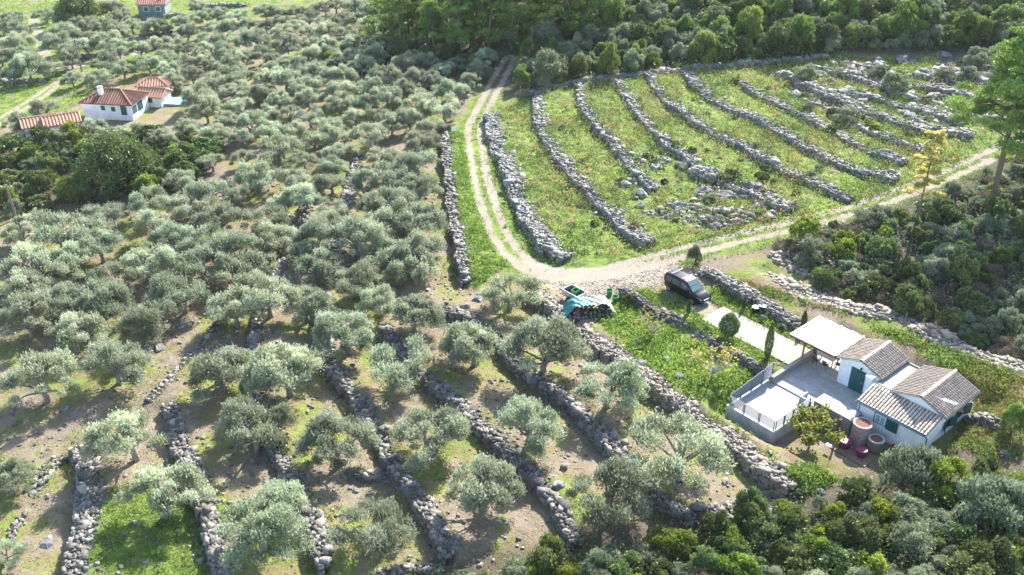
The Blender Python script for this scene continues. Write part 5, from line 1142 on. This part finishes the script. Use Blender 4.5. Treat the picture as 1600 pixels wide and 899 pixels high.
# ------------------------------------------------------------------ ground cover (uncountable: one object each)
def cover(name, poly_s, n, L, W, m, seed, clump=.35, per=9, thr=None, nscale=3., lift=.06, up=.9, tmu=.45, world=None, clear_tracks=.0):
    r = np.random.default_rng(seed); PP = []; got = 0; nc = n//per
    W_ = zone(poly_s) if world is None else None
    if W_ is not None:
        w_ = np.array(W_); lo, hi = w_.min(0), w_.max(0)
        X = r.uniform(lo[0], hi[0], nc*8); Y = r.uniform(lo[1], hi[1], nc*8); ok = poly_mask(X, Y, W_)
    else:
        X, Y = world; ok = np.ones(len(X), bool)
    if thr is not None: ok &= fnoise(X, Y, nscale, seed)+r.normal(0,.25,len(X)) > thr
    if clear_tracks:
        for k, (P, g) in TRW.items():
            d_ = np.abs(pl_dist(X, Y, P)[0]); ok &= (d_ > clear_tracks) | ((d_ < .35) & (g > 0))
    a, b = hframe(X, Y); ok &= ~((a > -9.6)&(a < 4.6)&(b > -4.1)&(b < 9.7)) & ~((a > -1)&(a < 2.5)&(b > -13.7)&(b < -3.4))
    X, Y = X[ok][:nc], Y[ok][:nc]; k = len(X); cr = clump*r.lognormal(0,.4,k)
    x = np.repeat(X, per)+r.normal(0,1,k*per)*np.repeat(cr,per)*.6; y = np.repeat(Y, per)+r.normal(0,1,k*per)*np.repeat(cr,per)*.6
    z = H(x, y)+np.abs(r.normal(0,1,k*per))*np.repeat(cr,per)*lift*4
    D = np.c_[r.normal(0,.6,(k*per,2)), np.ones(k*per)*up]; T = np.repeat(r.normal(tmu,.25,k),per)+r.normal(0,.15,k*per)
    tag(new_obj(name, leaves_mesh(name, np.c_[x,y,z], D, L, W, T, r), m), name.replace('_',' ')+' covering the ground', 'ground cover', None, 'stuff')
FP = '770,185 815,147 1070,110 1300,92 1600,95 1600,200 1440,290 1250,345 1020,395 890,400 850,400'
OP = '-40,320 330,290 640,120 740,130 700,210 740,450 830,470 1130,680 1240,770 1100,800 900,850 600,920 -60,960'
cover('meadow_weeds', FP, 48000, .30, .09, 'weed', 71, .45, 10, -.25, 4., .10, .8, .5)
cover('dry_meadow_grass', FP, 22000, .34, .07, 'dry_weed', 72, .4, 14, .12, 3., .16, 1.0, .5)
cover('russet_meadow_weeds', FP, 14000, .26, .12, 'russet_weed', 73, .45, 16, .15, 5., .22, .6, .5)
cover('dark_meadow_weeds', FP, 30000, .24, .11, 'maquis_dark', 74, .5, 24, .1, 3., .28, .6, .5)
cover('garden_weeds', '930,500 975,470 1060,520 1195,590 1130,645 1120,660 1010,580', 12000, .24, .11, 'weed', 75, .3, 10, -.15, 4., .12, .7, .4)
cover('grove_dry_grass', OP, 48000, .17, .035, 'dry_weed', 76, .4, 10, -.1, 3., .05, .5, .3)
cover('grove_leaf_litter', OP, 26000, .14, .05, 'russet_weed', 77, .5, 8, -.1, 4., .02, .1, .3)
cover('grove_weeds', OP, 38000, .18, .06, 'weed', 78, .4, 10, .12, 5., .06, .7, .35)
cover('moss_grass', '160,780 310,760 325,899 150,910', 9000, .16, .06, 'weed', 79, .3, 9, None, 3., .06, .7, .4)
cover('verge_weeds', '700,205 735,215 748,300 768,380 800,412 740,455 715,360', 12000, .22, .09, 'weed', 80, .3, 10, -.2, 3., .10, .8, .35, clear_tracks=1.4)
cover('trackside_weeds', '735,190 770,190 800,300 860,390 1000,395 1300,320 1520,240 1540,275 1380,335 1250,380 1060,420 1030,410 880,405 800,395 740,300', 16000, .20, .08, 'weed', 81, .28, 9, -.2, 3., .07, .8, .4, clear_tracks=1.35)
cover('back_yard_weeds', '1110,420 1250,470 1600,590 1600,720 1480,700 1530,610 1340,500 1180,460', 16000, .22, .09, 'weed', 82, .35, 10, .0, 4., .10, .7, .2)
cover('back_yard_dry_weeds', '1110,420 1250,470 1600,590 1600,720 1480,700 1530,610 1340,500 1180,460', 14000, .22, .07, 'russet_weed', 83, .35, 10, .0, 3., .08, .6, .4)
cover('slab_side_weeds', '1060,480 1100,470 1270,545 1290,520 1120,455 1090,455 975,462 1060,505 1190,585 1240,575', 16000, .20, .09, 'weed', 84, .3, 10, -.3, 3., .10, .7, .4)
cover('yard_weeds', '1215,700 1300,700 1330,735 1260,775 1200,760', 6000, .22, .1, 'weed', 85, .3, 10, .0, 3., .1, .7, .3)
cover('far_terrace_grass', '0,40 225,45 300,30 560,0 -60,-20 -80,215 60,200 150,150 290,110 300,80', 18000, .35, .12, 'weed', 86, .6, 9, -.2, 6., .08, .7, .6, clear_tracks=1.9)
cover('thicket_undergrowth', '560,940 640,915 870,878 1110,825 1260,790 1500,745 1640,735 1640,960 560,960', 22000, .2, .09, 'maquis_dark', 87, .4, 12, None, 3., .3, .6, .3)
cover('bank_undergrowth', '1215,390 1290,352 1450,310 1640,215 1640,560 1430,495 1270,440', 24000, .22, .09, 'maquis_grey', 88, .45, 12, -.2, 3., .25, .6, .15)
cover('woodland_undergrowth', '580,85 790,95 815,145 1065,110 1330,82 1640,75 1760,-80 560,-80', 16000, .45, .2, 'maquis_dark', 89, .8, 10, None, 3., .3, .6, .4)
# weeds on and beside the stone walls
wx, wy = [], []
for nm, _, st, wd, *_r in WALLS:
    Q, L_ = resample(WL[nm], .4); k = int(L_*9); i = rng.integers(len(Q), size=k); o_ = rng.normal(0, wd*.75, (k,2)); wx.append(Q[i,0]+o_[:,0]); wy.append(Q[i,1]+o_[:,1])
wx = np.concatenate(wx); wy = np.concatenate(wy)
cover('wall_top_dry_weeds', None, len(wx)*9, .2, .06, 'dry_weed', 98, .25, 9, .1, 2.5, .12, .7, .2, world=(wx[::2], wy[::2]))
cover('wall_foot_weeds', None, len(wx)*9, .2, .08, 'weed', 90, .25, 9, -.05, 3., .12, .7, .25, world=(wx, wy))
fx, fy = [], []
for nm, _, st, wd, *_r in WALLS:
    if nm[0] == 'F': Q, L_ = resample(WL[nm], .4); k = int(L_*1.6); i = rng.integers(len(Q), size=k); o_ = rng.normal(0, wd*.8, (k,2)); fx.append(Q[i,0]+o_[:,0]); fy.append(Q[i,1]+o_[:,1])
fx = np.concatenate(fx); fy = np.concatenate(fy)
cover('field_wall_brambles', None, len(fx)*34, .22, .1, 'maquis_dark', 99, .42, 34, None, 3., .3, .6, .45, world=(fx, fy))
# loose stones
def loose(name, poly_s, n, smin, smax, m, seed, thr=None):   # stones too many to count
    r = np.random.default_rng(seed); W_ = zone(poly_s); w_ = np.array(W_); lo, hi = w_.min(0), w_.max(0); X = r.uniform(lo[0],hi[0],n*7); Y = r.uniform(lo[1],hi[1],n*7); ok = poly_mask(X, Y, W_)
    if thr is not None: ok &= fnoise(X, Y, 4., seed) > thr
    for k, (P, g) in TRW.items(): ok &= np.abs(pl_dist(X, Y, P)[0]) > 1.5
    X, Y = X[ok][:n], Y[ok][:n]; k = len(X); a = smin+(smax-smin)*r.beta(1,3,k)
    me = stones_mesh(name, np.c_[X, Y, H(X,Y)+a*.12], np.c_[a*1.2, a, a*.65], r.uniform(0,6,k)); tag(new_obj(name, me, m), name.replace('_',' ')+' lying on the ground', 'stones', None, 'stuff')
loose('loose_grove_stones', OP, 4500, .06, .38, 'stone', 91, -.1)
loose('loose_meadow_rocks', '960,240 1060,250 1210,300 1240,335 1100,360 1000,335', 520, .15, .9, 'rock', 92, -.1)
loose('scattered_meadow_rocks', '1180,130 1300,100 1600,95 1600,190 1420,200 1280,170', 650, .25, 1.5, 'rock', 93, .0)
loose('loose_bank_stones', '1200,400 1290,352 1450,330 1470,420 1330,470', 900, .15, .6, 'stone_warm', 94, .0)
loose('track_gravel', '795,390 850,408 905,424 1000,410 1060,395 1075,402 1045,440 1035,455 960,462 870,462 835,440', 1500, .03, .16, 'stone_warm', 96)
loose('rubble_by_thicket', '1090,800 1200,760 1260,770 1200,830', 300, .15, .6, 'stone', 95)

# ------------------------------------------------------------------ thin haze in the air
hm = bpy.data.materials.new('haze'); hm.use_nodes = True; n_ = hm.node_tree.nodes; n_.remove(n_['Principled BSDF']); pv = n_.new('ShaderNodeVolumePrincipled')
pv.inputs['Density'].default_value = HAZE; pv.inputs['Color'].default_value = (.92,.96,1,1); pv.inputs['Anisotropy'].default_value = .0; hm.node_tree.links.new(pv.outputs[0], n_['Material Output'].inputs['Volume'])
hz = MB().box((-420,-320,-40), (420,520,CH+30)).build('haze', hm); tag(hz, 'thin pale haze over the far slopes', 'haze', None, 'stuff')
